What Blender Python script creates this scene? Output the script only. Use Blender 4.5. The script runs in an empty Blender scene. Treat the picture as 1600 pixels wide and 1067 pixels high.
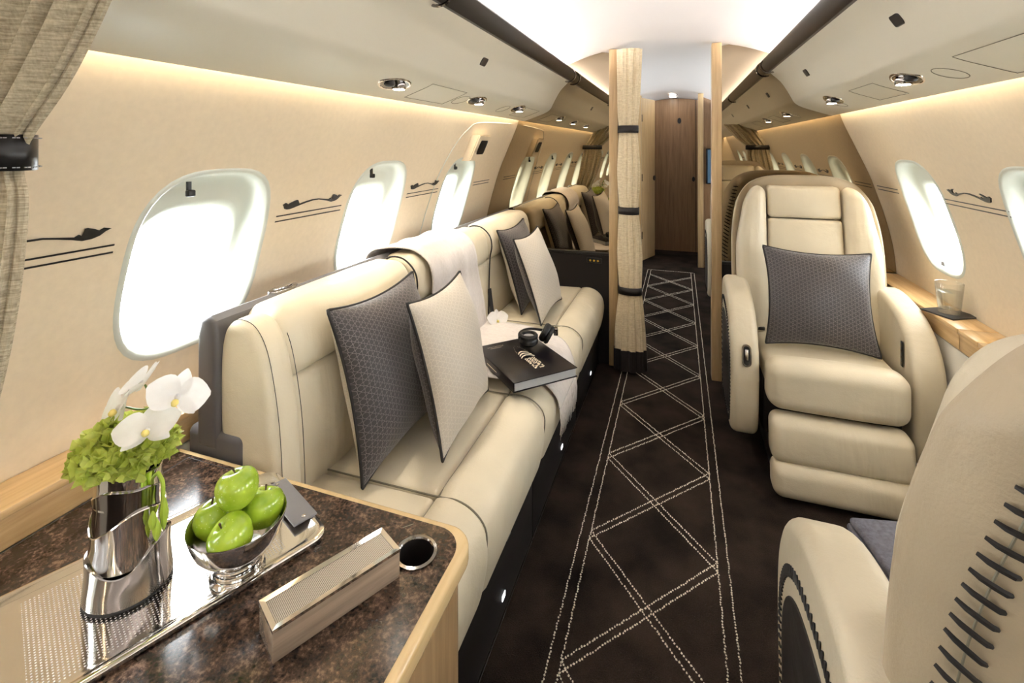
import bpy, bmesh, math, random
from mathutils import Vector, Matrix, Quaternion
random.seed(7)
PI = math.pi
SC = bpy.context.scene
COL = SC.collection

# ------------------------------------------------------------------ camera, world, exposure
TH = math.radians(19.1)
cam_d = bpy.data.cameras.new('camera'); cam = bpy.data.objects.new('camera', cam_d); COL.objects.link(cam)
cam.location = (0, 0, 1.30); cam.rotation_euler = (PI/2, 0, TH)
cam_d.sensor_width = 36.0; cam_d.lens = 36.0*755/1600; cam_d.shift_y = -(533.5-229)/1600.0
cam_d.clip_start = 0.02
SC.camera = cam
W = bpy.data.worlds.new('daylight'); SC.world = W; W.use_nodes = True
W.node_tree.nodes['Background'].inputs[0].default_value = (0.93, 0.97, 1.0, 1)
W.node_tree.nodes['Background'].inputs[1].default_value = 10.5
SC.view_settings.view_transform = 'Standard'; SC.view_settings.look = 'None'
SC.view_settings.exposure = 0.95; SC.view_settings.gamma = 1.0
COVE, WASH, FARCOVE = 24.0, 34.0, 18.0

# ------------------------------------------------------------------ materials
MATS = {}
def srgb(r, g, b):
    f = lambda c: (c/255/12.92) if c/255 <= 0.04045 else ((c/255+0.055)/1.055)**2.4
    return (f(r), f(g), f(b), 1)
class NT:
    def __init__(s, name):
        s.m = bpy.data.materials.new(name); s.m.use_nodes = True; s.t = s.m.node_tree
        s.b = s.t.nodes['Principled BSDF']; s.out = s.t.nodes['Material Output']; MATS[name] = s.m
    def n(s, typ, **kw):
        x = s.t.nodes.new(typ)
        for k, v in kw.items(): setattr(x, k, v)
        return x
    def l(s, a, b): s.t.links.new(a, b)
    def coord(s, scale=(1, 1, 1), kind='Object', rot=(0, 0, 0)):
        tc = s.n('ShaderNodeTexCoord'); mp = s.n('ShaderNodeMapping')
        mp.inputs['Scale'].default_value = scale; mp.inputs['Rotation'].default_value = rot
        s.l(tc.outputs[kind], mp.inputs['Vector']); return mp.outputs[0]
    def noise(s, vec, scale, detail=3, rough=0.55):
        x = s.n('ShaderNodeTexNoise'); x.inputs['Scale'].default_value = scale
        x.inputs['Detail'].default_value = detail; x.inputs['Roughness'].default_value = rough
        s.l(vec, x.inputs['Vector']); return x
    def ramp(s, fac, stops):
        r = s.n('ShaderNodeValToRGB'); e = r.color_ramp.elements
        while len(e) < len(stops): e.new(0.5)
        for i, (p, c) in enumerate(stops): e[i].position = p; e[i].color = c
        s.l(fac, r.inputs[0]); return r.outputs[0]
    def bump(s, h, strength, dist=0.01):
        b = s.n('ShaderNodeBump'); b.inputs['Strength'].default_value = strength; b.inputs['Distance'].default_value = dist
        s.l(h, b.inputs['Height']); s.l(b.outputs[0], s.b.inputs['Normal'])
    def math(s, op, a, b=None):
        x = s.n('ShaderNodeMath', operation=op)
        for i, v in enumerate((a, b)):
            if v is None: continue
            if isinstance(v, (int, float)): x.inputs[i].default_value = v
            else: s.l(v, x.inputs[i])
        return x.outputs[0]
    def mix(s, fac, a, b):
        x = s.n('ShaderNodeMix', data_type='RGBA')
        if isinstance(fac, (int, float)): x.inputs[0].default_value = fac
        else: s.l(fac, x.inputs[0])
        for i, v in ((6, a), (7, b)):
            if isinstance(v, tuple): x.inputs[i].default_value = v
            else: s.l(v, x.inputs[i])
        return x.outputs[2]
def plain(name, col, rough=0.5, metal=0.0, spec=None, nscale=0, namt=0.0, bscale=0, bstr=0.0, bdist=0.002, sheen=0.0, coat=0.0):
    t = NT(name); t.b.inputs['Roughness'].default_value = rough; t.b.inputs['Metallic'].default_value = metal
    if spec is not None: t.b.inputs['Specular IOR Level'].default_value = spec
    t.b.inputs['Base Color'].default_value = col
    t.b.inputs['Sheen Weight'].default_value = sheen; t.b.inputs['Coat Weight'].default_value = coat
    if nscale:
        nz = t.noise(t.coord(), nscale)
        d = tuple(max(0, c*(1-namt)) for c in col[:3])+(1,); u = tuple(min(1, c*(1+namt)) for c in col[:3])+(1,)
        t.l(t.ramp(nz.outputs[0], [(0.3, d), (0.7, u)]), t.b.inputs['Base Color'])
    if bscale: t.bump(t.noise(t.coord(), bscale, 4).outputs[0], bstr, bdist)
    return t.m
def wood(name, c1, c2, axis, scale=9, rough=0.35):
    t = NT(name); sc = [scale*6]*3; sc[axis] = scale*0.35
    v = t.coord(tuple(sc)); nz = t.noise(v, 1.0, 6, 0.65); nz.inputs['Distortion'].default_value = 0.4
    t.l(t.ramp(nz.outputs[0], [(0.25, c1), (0.75, c2)]), t.b.inputs['Base Color'])
    t.b.inputs['Roughness'].default_value = rough; t.b.inputs['Coat Weight'].default_value = 0.25; t.b.inputs['Coat Roughness'].default_value = 0.15
    return t.m
def leather(name, col, rough=0.42, fold=None):
    t = NT(name); v = t.coord()
    big = t.noise(v, 5, 2); c = col
    t.l(t.ramp(big.outputs[0], [(0.3, tuple(x*0.93 for x in c[:3])+(1,)), (0.7, tuple(min(1, x*1.05) for x in c[:3])+(1,))]), t.b.inputs['Base Color'])
    fine = t.noise(v, 260, 3); wr = t.noise(v, 6.5, 3, 0.5); wr.inputs['Distortion'].default_value = 1.2
    if fold:
        fd = t.noise(t.coord(fold), 1.0, 2, 0.5); mk = t.noise(v, 3.1, 1)
        mkr = t.n('ShaderNodeMapRange'); mkr.inputs[1].default_value = .48; mkr.inputs[2].default_value = .66; t.l(mk.outputs[0], mkr.inputs[0])
        wr = type('o', (), {'outputs': [t.math('ADD', wr.outputs[0], t.math('MULTIPLY', t.math('MULTIPLY', fd.outputs[0], mkr.outputs[0]), 2.2))]})
    h = t.math('ADD', t.math('MULTIPLY', fine.outputs[0], 0.12), t.math('MULTIPLY', wr.outputs[0], 1.0))
    t.bump(h, 0.20, 0.022); t.b.inputs['Roughness'].default_value = rough; t.b.inputs['Specular IOR Level'].default_value = 0.4
    return t.m
leather('cream_leather', srgb(212, 202, 178), fold=(7, 34, 7)); leather('seat_leather', srgb(199, 188, 164), fold=(30, 6, 6))  # same leather twice; divan tone raised to paint in light it lacks
leather('taupe_leather', srgb(172, 157, 132), 0.5)
leather('dark_leather', srgb(40, 36, 35), 0.45)
plain('wall_fabric', srgb(219, 203, 176), 0.7, nscale=60, namt=0.03, bscale=300, bstr=0.05)
plain('overhead_paint', srgb(206, 201, 184), 0.38, bscale=200, bstr=0.03)
plain('ceiling_white', srgb(236, 232, 230), 0.5)
plain('bezel_white', srgb(196, 200, 190), 0.35)
plain('rail_black', srgb(38, 34, 33), 0.3)
plain('black_plastic', srgb(20, 20, 21), 0.35)
plain('black_rubber', srgb(16, 16, 16), 0.6)
plain('grey_plastic', srgb(150, 150, 152), 0.5)
plain('plinth_dark', srgb(30, 26, 25), 0.6, spec=.3)
plain('slate_leather', srgb(128, 127, 131), 0.3, bscale=160, bstr=0.1)  # grip tone lightened, painting in the pale window reflection
plain('chrome', (0.83, 0.81, 0.79, 1), 0.06, 1.0)
plain('dark_chrome', (0.32, 0.30, 0.29, 1), 0.12, 1.0)
plain('bowl_steel', (0.62, 0.61, 0.60, 1), 0.12, 1.0)
plain('brass', srgb(190, 160, 70), 0.25, 1.0)
plain('smoked_mirror', (0.40, 0.33, 0.235, 1), 0.012, 1.0)
wood('oak', srgb(176, 146, 104), srgb(212, 184, 140), 2)
wood('oak_long', srgb(178, 140, 90), srgb(220, 188, 138), 1)
wood('walnut', srgb(112, 84, 58), srgb(158, 124, 92), 2, 6)
wood('cabinet_veneer', srgb(138, 109, 75), srgb(186, 156, 115), 2, 8)
wood('rim_maple', srgb(205, 175, 125), srgb(230, 205, 160), 1, 4, 0.25)
wood('speaker_wood', srgb(110, 93, 78), srgb(165, 145, 124), 0, 9, 0.25)
plain('panel_white', srgb(206, 202, 190), 0.4)
plain('dark_shell', srgb(92, 90, 92), 0.4, bscale=160, bstr=0.08)
plain('knit_grey', srgb(95, 94, 102), 0.9, nscale=120, namt=0.25, bscale=170, bstr=0.5, bdist=0.004)
plain('apple_stem', srgb(80, 60, 30), 0.7)
plain('stem_green', srgb(90, 120, 45), 0.5)
plain('bud_green', srgb(160, 185, 60), 0.5)
plain('orchid_lip', srgb(236, 218, 130), 0.5)
plain('page_edge', srgb(170, 172, 172), 0.7)
plain('stitch_white', srgb(222, 214, 196), 0.9)
plain('stitch_black', srgb(26, 23, 22), 0.6)
plain('panel_line', srgb(120, 115, 98), 0.6)
plain('sisal', srgb(60, 56, 50), 0.9)
t = NT('throw_wool'); v = t.coord()
w1 = t.noise(t.coord((1, 12, 1)), 60, 3)
t.l(t.ramp(w1.outputs[0], [(0.3, srgb(196, 188, 182)), (0.7, srgb(224, 217, 211))]), t.b.inputs['Base Color'])
t.b.inputs['Roughness'].default_value = 0.9; t.b.inputs['Sheen Weight'].default_value = 0.3; t.bump(t.noise(v, 400, 3).outputs[0], 0.3, 0.003)
def cloth(name, c1, c2):
  global t
  t = NT(name)
  w1 = t.noise(t.coord((30, 30, 420)), 1.0, 4, 0.6); w2 = t.noise(t.coord((300, 300, 60)), 1.0, 2)
  f = t.math('ADD', t.math('MULTIPLY', w1.outputs[0], 0.7), t.math('MULTIPLY', w2.outputs[0], 0.3))
  t.l(t.ramp(f, [(0.35, c1), (0.65, c2)]), t.b.inputs['Base Color'])
  t.b.inputs['Roughness'].default_value = 0.9; t.bump(f, 0.5, 0.004)
cloth('curtain_cloth', srgb(146, 134, 110), srgb(206, 194, 166)); cloth('curtain_pale', srgb(200, 182, 148), srgb(238, 224, 194))
t = NT('carpet'); v = t.coord()
nz = t.noise(v, 5, 3); n2 = t.noise(v, 330, 3)
t.l(t.ramp(t.math('ADD', t.math('MULTIPLY', nz.outputs[0], 0.6), t.math('MULTIPLY', n2.outputs[0], 0.4)), [(0.38, srgb(23, 18, 15)), (0.62, srgb(56, 46, 40))]), t.b.inputs['Base Color'])
t.b.inputs['Roughness'].default_value = 1.0; t.b.inputs['Specular IOR Level'].default_value = 0.1; t.bump(n2.outputs[0], 0.7, 0.006)
t = NT('granite'); v = t.coord()
vo = t.n('ShaderNodeTexVoronoi'); vo.inputs['Scale'].default_value = 160; t.l(v, vo.inputs['Vector'])
nz = t.noise(v, 38, 6, 0.7); n3 = t.noise(v, 240, 4, 0.7)
f = t.math('ADD', t.math('MULTIPLY', vo.outputs['Distance'], 0.16), t.math('ADD', t.math('MULTIPLY', nz.outputs[0], 0.62), t.math('MULTIPLY', n3.outputs[0], 0.42)))
t.l(t.ramp(f, [(0.46, srgb(24, 18, 16)), (0.56, srgb(52, 40, 33)), (0.64, srgb(78, 60, 49)), (0.74, srgb(126, 102, 84))]), t.b.inputs['Base Color'])
t.b.inputs['Roughness'].default_value = 0.17
def scales(name, base, line, sheen=0.3):
    t = NT(name); tc = t.n('ShaderNodeTexCoord'); acc = None
    for a in (0, 60, 120):
        d = t.n('ShaderNodeVectorMath', operation='DOT_PRODUCT'); t.l(tc.outputs['UV'], d.inputs[0])
        k = 2*PI*28; d.inputs[1].default_value = (k*math.cos(math.radians(a)), k*math.sin(math.radians(a)), 0)
        c = t.math('COSINE', d.outputs['Value']); acc = c if acc is None else t.math('ADD', acc, c)
    f = t.n('ShaderNodeMapRange'); f.inputs[1].default_value = 0.27; f.inputs[2].default_value = 0.10
    t.l(t.math('ABSOLUTE', t.math('ADD', acc, 0.78)), f.inputs[0])
    nz = t.noise(t.coord(), 7, 2)
    mod = t.math('MULTIPLY', f.outputs[0], t.math('ADD', t.math('MULTIPLY', nz.outputs[0], 0.9), 0.25))
    t.l(t.mix(mod, base, line), t.b.inputs['Base Color'])
    t.b.inputs['Roughness'].default_value = 0.5; t.b.inputs['Sheen Weight'].default_value = sheen
    t.bump(t.math('ADD', f.outputs[0], t.noise(t.coord(), 500, 2).outputs[0]), 0.25, 0.002)
scales('pillow_dark', srgb(48, 43, 45), srgb(140, 133, 132))
scales('pillow_light', srgb(186, 177, 162), srgb(218, 209, 193))
t = NT('apple_skin'); v = t.coord()
nz = t.noise(v, 30, 3); sp = t.n('ShaderNodeTexVoronoi'); sp.inputs['Scale'].default_value = 190; t.l(v, sp.inputs['Vector'])
bc = t.ramp(nz.outputs[0], [(0.3, srgb(134, 168, 34)), (0.7, srgb(178, 204, 64))])
t.l(t.mix(t.math('LESS_THAN', sp.outputs['Distance'], 0.12), bc, srgb(214, 226, 140)), t.b.inputs['Base Color'])
t.b.inputs['Roughness'].default_value = 0.22; t.b.inputs['Coat Weight'].default_value = 0.3
def petal(name, c1, c2, sss=0.3):
    t = NT(name); nz = t.noise(t.coord(), 45, 3)
    t.l(t.ramp(nz.outputs[0], [(0.3, c1), (0.7, c2)]), t.b.inputs['Base Color']); t.b.inputs['Roughness'].default_value = 0.5
    tl = t.n('ShaderNodeBsdfTranslucent'); tl.inputs[0].default_value = c2; mx = t.n('ShaderNodeMixShader'); mx.inputs[0].default_value = 0.4
    t.l(t.b.outputs[0], mx.inputs[1]); t.l(tl.outputs[0], mx.inputs[2]); t.l(mx.outputs[0], t.out.inputs[0])
petal('orchid_petal', srgb(236, 234, 232), srgb(250, 249, 248)); petal('hydrangea_petal', srgb(150, 172, 48), srgb(212, 220, 118))
def dots(name, base, dot, pitch, rad, metal=1.0, rough=0.08, half=None, dotmetal=0.0):
    t = NT(name); tc = t.n('ShaderNodeTexCoord'); sep = t.n('ShaderNodeSeparateXYZ'); t.l(tc.outputs['Object'], sep.inputs[0])
    fs = []
    for i in (0, 1):
        x = t.math('MULTIPLY', sep.outputs[i], 1/pitch); fr = t.math('FRACT', t.math('ADD', x, 1000.5)); fs.append(t.math('POWER', t.math('SUBTRACT', fr, 0.5), 2))
    dd = t.math('LESS_THAN', t.math('ADD', fs[0], fs[1]), (rad/pitch)**2)
    if half:
        for i in (0, 1): dd = t.math('MULTIPLY', dd, t.math('LESS_THAN', t.math('ABSOLUTE', sep.outputs[i]), half[i]))
    t.l(t.mix(dd, base, dot), t.b.inputs['Base Color'])
    t.l(t.math('SUBTRACT', metal, t.math('MULTIPLY', dd, metal-dotmetal)), t.b.inputs['Metallic'])
    t.b.inputs['Roughness'].default_value = rough
dots('tray_metal', (0.80, 0.76, 0.70, 1), (0.55, 0.54, 0.53, 1), 0.0050, 0.0012, half=(0.16, 0.098))
dots('speaker_mesh', srgb(205, 200, 192), srgb(96, 92, 88), 0.0022, 0.0008, 0.6, 0.3, dotmetal=0.3)
def glass(name, tint=(1, 1, 1, 1), glossy=0.06):
    t = NT(name); t.t.nodes.remove(t.b)
    tr = t.n('ShaderNodeBsdfTransparent'); tr.inputs[0].default_value = tint
    gl = t.n('ShaderNodeBsdfGlossy'); gl.inputs['Roughness'].default_value = 0.02
    mx = t.n('ShaderNodeMixShader'); mx.inputs[0].default_value = glossy; t.l(tr.outputs[0], mx.inputs[1]); t.l(gl.outputs[0], mx.inputs[2]); t.l(mx.outputs[0], t.out.inputs[0])
glass('window_glass')
def thin_glass(name, tint, blend):
    t = NT(name); t.t.nodes.remove(t.b); tr = t.n('ShaderNodeBsdfTransparent'); tr.inputs[0].default_value = tint
    gl = t.n('ShaderNodeBsdfGlossy'); gl.inputs['Roughness'].default_value = 0.02; lw = t.n('ShaderNodeLayerWeight'); lw.inputs[0].default_value = blend
    mx = t.n('ShaderNodeMixShader'); t.l(lw.outputs['Facing'], mx.inputs[0]); t.l(tr.outputs[0], mx.inputs[1]); t.l(gl.outputs[0], mx.inputs[2]); t.l(mx.outputs[0], t.out.inputs[0])
thin_glass('clear_glass', (.97, .98, .98, 1), .22); thin_glass('water', (.93, .95, .95, 1), .30)
def emit(name, col, s):
    t = NT(name); t.b.inputs['Base Color'].default_value = (0, 0, 0, 1)
    t.b.inputs['Emission Color'].default_value = col; t.b.inputs['Emission Strength'].default_value = s
emit('cove_glow', (1.0, 0.93, 0.92, 1), COVE); emit('wash_glow', (1.0, 0.82, 0.58, 1), WASH)
emit('far_cove_glow', (0.90, 0.95, 1.0, 1), FARCOVE)
emit('reading_glow', (1.0, 0.93, 0.8, 1), 30.0); emit('marker_glow', (0.95, 0.97, 1, 1), 1.6)
emit('screen_glow', (0.03, 0.06, 0.09, 1), 1.0); emit('print_glow', (1, 1, 1, 1), 0.0)
plain('print_white', srgb(232, 222, 200), 0.4); plain('book_cover', srgb(14, 12, 18), 0.28, spec=.3, coat=0.05)

# ------------------------------------------------------------------ mesh helpers
def link(name, me, mat, parent=None, smooth=True):
    if isinstance(me, bmesh.types.BMesh):
        bm = me; me = bpy.data.meshes.new(name); bmesh.ops.recalc_face_normals(bm, faces=bm.faces); bm.to_mesh(me); bm.free()
    for m in (mat if isinstance(mat, (list, tuple)) else [mat]): me.materials.append(MATS[m])
    if smooth is not None:
        for p in me.polygons: p.use_smooth = bool(smooth)
    if smooth == 'auto':
        me.set_sharp_from_angle(angle=math.radians(38))
    o = bpy.data.objects.new(name, me); COL.objects.link(o)
    if parent is not None: o.parent = parent; 
    return o
def world_child(o, parent):
    o.parent = parent; o.matrix_parent_inverse = Matrix.Translation(-Vector(parent.location)) if not any(parent.rotation_euler) else parent.matrix_basis.inverted()
    return o
def part(name, me, mat, parent, smooth='auto', label=None):
    """mesh in world coordinates, parented"""
    o = link(name, me, mat, None, smooth); 
    if parent is not None: world_child(o, parent)
    if label: o['label'] = label
    return o
def thing(name, label, cat, loc=(0, 0, 0), group=None, kind=None):
    o = bpy.data.objects.new(name, None); COL.objects.link(o); o.location = loc; o.empty_display_size = 0.05
    tag(o, label, cat, group, kind); return o
def tag(o, label=None, cat=None, group=None, kind=None):
    if label: o['label'] = label
    if cat: o['category'] = cat
    if group: o['group'] = group
    if kind: o['kind'] = kind
    return o
def pydata(v, f): 
    bm = bmesh.new(); vs = [bm.verts.new(p) for p in v]
    for q in f:
        try: bm.faces.new([vs[i] for i in q])
        except ValueError: pass
    return bm
def box(x0, x1, y0, y1, z0, z1, bev=0.0, seg=2, bm=None):
    bm = bm or bmesh.new(); 
    r = bmesh.ops.create_cube(bm, size=1); 
    for v in r['verts']: v.co = Vector(((x0+x1)/2+v.co.x*(x1-x0), (y0+y1)/2+v.co.y*(y1-y0), (z0+z1)/2+v.co.z*(z1-z0)))
    if bev: bmesh.ops.bevel(bm, geom=[e for e in bm.edges if all(v in r['verts'] for v in e.verts)], offset=bev, segments=seg, affect='EDGES', profile=0.5)
    return bm
def rbox(h, r, n=8, k=4, f=None):
    """rounded box of half sizes h, corner radius r, n inner cells and k corner cells an axis; f deforms each point"""
    def samples(a):
        s = [-a+r*(1-math.cos(i/k*PI/2))*1.0 for i in range(k)]
        s = [-a + r*(i/k) for i in range(k)]+[-(a-r)+2*(a-r)*i/n for i in range(n+1)]+[a-r+r*((i+1)/k) for i in range(k)]
        return s
    S = [samples(a) for a in h]; bm = bmesh.new(); cache = {}
    def vert(p):
        key = tuple(round(c, 6) for c in p)
        if key in cache: return cache[key]
        c = [max(-(h[i]-r), min(h[i]-r, p[i])) for i in range(3)]; d = Vector(p)-Vector(c)
        q = Vector(c)+(d.normalized()*r if d.length > 1e-9 else Vector())
        if f: q = Vector(f(*q))
        cache[key] = bm.verts.new(q); return cache[key]
    for ax in range(3):
        a, b = [i for i in range(3) if i != ax]
        for sgn in (-1, 1):
            for i in range(len(S[a])-1):
                for j in range(len(S[b])-1):
                    q = []
                    for (ii, jj) in ((i, j), (i+1, j), (i+1, j+1), (i, j+1)):
                        p = [0, 0, 0]; p[ax] = sgn*h[ax]; p[a] = S[a][ii]; p[b] = S[b][jj]; q.append(vert(p))
                    if len(set(q)) == 4:
                        try: bm.faces.new(q)
                        except ValueError: pass
    return bm
def tube(pts, r, sides=8, bm=None, closed=False, cap=True, flat=1.0):
    bm = bm or bmesh.new(); pts = [Vector(p) for p in pts]; n = len(pts); rings = []; up = None
    for i, p in enumerate(pts):
        a = pts[(i-1) % n] if (closed or i > 0) else p; b = pts[(i+1) % n] if (closed or i < n-1) else p
        d = (b-a).normalized()
        if up is None: up = d.orthogonal().normalized()
        up = (up-d*up.dot(d)).normalized(); s = d.cross(up); rr = r[i] if isinstance(r, (list, tuple)) else r
        rings.append([bm.verts.new(p+up*(rr*math.cos(2*PI*k/sides))+s*(rr*flat*math.sin(2*PI*k/sides))) for k in range(sides)])
    for i in range(n if closed else n-1):
        A, B = rings[i], rings[(i+1) % n]
        for k in range(sides): bm.faces.new((A[k], A[(k+1) % sides], B[(k+1) % sides], B[k]))
    if cap and not closed: bm.faces.new(rings[0]); bm.faces.new(rings[-1])
    return bm
def lathe(prof, n=32, c=(0, 0, 0), wob=None, bm=None, caps=True):
    bm = bm or bmesh.new(); rings = []
    for j, (r, z) in enumerate(prof):
        ring = []
        for k in range(n):
            a = 2*PI*k/n; rr, zz = (wob(r, z, a, j) if wob else (r, z))
            ring.append(bm.verts.new((c[0]+rr*math.cos(a), c[1]+rr*math.sin(a), c[2]+zz)))
        rings.append(ring)
    for j in range(len(rings)-1):
        for k in range(n): bm.faces.new((rings[j][k], rings[j][(k+1) % n], rings[j+1][(k+1) % n], rings[j+1][k]))
    if caps:
        for ring in (rings[0], rings[-1]):
            try: bm.faces.new(ring)
            except ValueError: pass
    return bm
def extrude_y(prof, y0, y1, ny=1, closed=False, bm=None):
    """profile of (x,z) swept along y"""
    bm = bm or bmesh.new(); rows = []
    for j in range(ny+1):
        y = y0+(y1-y0)*j/ny; rows.append([bm.verts.new((x, y, z)) for x, z in prof])
    m = len(prof)
    for j in range(ny):
        for i in range(m if closed else m-1):
            k = (i+1) % m; bm.faces.new((rows[j][i], rows[j][k], rows[j+1][k], rows[j+1][i]))
    if closed:
        for r in (rows[0], rows[-1]): bm.faces.new(r)
    return bm
def prism(poly, axis, a0, a1, bev=0.0, seg=3):
    """closed 2-D polygon extruded along axis (0 x: poly is (y,z); 1 y: (x,z); 2 z: (x,y))"""
    def P(p, a): return {0: (a, p[0], p[1]), 1: (p[0], a, p[1]), 2: (p[0], p[1], a)}[axis]
    bm = bmesh.new(); A = [bm.verts.new(P(p, a0)) for p in poly]; B = [bm.verts.new(P(p, a1)) for p in poly]; m = len(poly)
    fa = bm.faces.new(A); fb = bm.faces.new(B)
    for i in range(m): bm.faces.new((A[i], A[(i+1) % m], B[(i+1) % m], B[i]))
    bmesh.ops.recalc_face_normals(bm, faces=bm.faces)
    if bev: bmesh.ops.bevel(bm, geom=list(fa.edges)+list(fb.edges), offset=bev, segments=seg, affect='EDGES', profile=0.5)
    return bm
def smooth_curve(pts, per=8, closed=False):
    pts = [Vector(p) for p in pts]; n = len(pts); out = []
    rng = range(n) if closed else range(n-1)
    for i in rng:
        g = lambda k: pts[k % n] if closed else pts[max(0, min(n-1, k))]
        p0, p1, p2, p3 = g(i-1), g(i), g(i+1), g(i+2)
        for s in range(per):
            u = s/per; out.append(0.5*((2*p1)+(p2-p0)*u+(2*p0-5*p1+4*p2-p3)*u*u+(3*p1-p0-3*p2+p3)*u**3))
    if not closed: out.append(pts[-1])
    return out
def rrect(hx, hy, r, n=6):
    o = []
    for cx, cy, a0 in ((hx-r, hy-r, 0), (-hx+r, hy-r, 90), (-hx+r, -hy+r, 180), (hx-r, -hy+r, 270)):
        for i in range(n+1):
            a = math.radians(a0+90*i/n); o.append((cx+r*math.cos(a), cy+r*math.sin(a)))
    return o
def CUT(names, bm):
    c = link('cutter', bm, 'black_plastic', None, False)
    for n in names:
        o = bpy.data.objects[n]; m = o.modifiers.new('hole', 'BOOLEAN'); m.object = c; m.operation = 'DIFFERENCE'; m.solver = 'EXACT'
        bpy.context.view_layer.update(); dg = bpy.context.evaluated_depsgraph_get()
        me = bpy.data.meshes.new_from_object(o.evaluated_get(dg)); o.modifiers.clear(); o.data = me
    bpy.data.objects.remove(c)
def copy_tree(o, parent=None):
    c = o.copy(); COL.objects.link(c)
    if parent is not None: c.parent = parent
    for ch in o.children: copy_tree(ch, c)
    return c

# ------------------------------------------------------------------ fuselage shell
XC = -0.09; YB = 2.93; Y0 = -3.6; Y1 = 6.55
WP = [(0.0, 1.13), (0.25, 1.135), (0.45, 1.135), (0.656, 1.125), (0.80, 1.11), (0.94, 1.078), (1.05, 1.045), (1.15, 1.012), (1.297, 0.95), (1.40, 0.905), (1.47, 0.880), (1.55, 0.865), (1.62, 0.86)]
def rel(z):
    for (a, ra), (b, rb) in zip(WP, WP[1:]):
        if z <= b: return ra+(rb-ra)*(z-a)/(b-a)
    return WP[-1][1]
_curve = smooth_curve([(r, 0, z) for z, r in WP], 6)
def rel(z):
    for p, q in zip(_curve, _curve[1:]):
        if p.z <= z <= q.z: return p.x+(q.x-p.x)*(z-p.z)/max(1e-9, q.z-p.z)
    return _curve[-1].x if z > 1 else _curve[0].x
def wx(side, z): return XC+side*rel(z)
WZ0, WZ1, WHW = 0.76, 1.28, 0.29
WZC = 1.015; OW, OH = 0.178, 0.222
def sup(a, hw, hh, p=3.2):
    c, s = math.cos(a), math.sin(a); k = (abs(c/hw)**p+abs(s/hh)**p)**(-1/p); return k*c, k*s
def wall(side, wins):
    bm = bmesh.new(); zs_lo = [0, .15, .3, .45, .56, .66, WZ0]; zs_mid = [WZ0+(WZ1-WZ0)*i/16 for i in range(17)]; zs_hi = [WZ1, 1.34, 1.40, 1.46, 1.52, 1.60]
    def strip(y0, y1, zs):
        a = [bm.verts.new((wx(side, z), y0, z)) for z in zs]; b = [bm.verts.new((wx(side, z), y1, z)) for z in zs]
        for i in range(len(zs)-1): bm.faces.new((a[i], a[i+1], b[i+1], b[i]))
    ys = [Y0]
    for c in sorted(wins): ys += [c-WHW, c+WHW]
    ys.append(Y1)
    strip(Y0, Y1, zs_lo); strip(Y0, Y1, zs_hi)
    for i in range(0, len(ys)-1, 2): strip(ys[i], ys[i+1], zs_mid)
    for c in wins:
        bd = [(-WHW, z) for z in zs_mid]+[(-WHW+2*WHW*i/12, WZ1) for i in range(1, 12)]+[(WHW, z) for z in reversed(zs_mid)]+[(WHW-2*WHW*i/12, WZ0) for i in range(1, 12)]
        rings = []
        for q in range(7):
            u = q/6; ring = []
            for (dy, z) in bd:
                a = math.atan2((z-WZC)/OH, dy/OW); a = math.atan2(math.sin(a)*OH, math.cos(a)*OW)
                ex, ez = sup(a, OW, OH); y = dy+(ex-dy)*u; zz = z+(WZC+ez-z)*u
                ring.append(bm.verts.new((wx(side, zz), c+y, zz)))
            rings.append(ring)
        for A, B in zip(rings, rings[1:]):
            m = len(A)
            for i in range(m): bm.faces.new((A[i], A[(i+1) % m], B[(i+1) % m], B[i]))
    bmesh.ops.remove_doubles(bm, verts=bm.verts, dist=1e-5)
    return bm
LW = [2.34+0.72*i for i in range(-7, 1)]; RW = [2.42+0.73*i for i in range(-7, 1)]
LW2 = [3.78, 4.50, 5.22]; RW2 = [3.80, 4.53, 5.24]
wl = tag(link('wall_left', wall(-1, LW+LW2), 'wall_fabric'), 'curved cream fabric cabin side wall behind the long divan', None, kind='structure')
wr = tag(link('wall_right', wall(1, RW+RW2), 'wall_fabric'), 'curved cream fabric cabin side wall behind the single armchairs', None, kind='structure')
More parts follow.
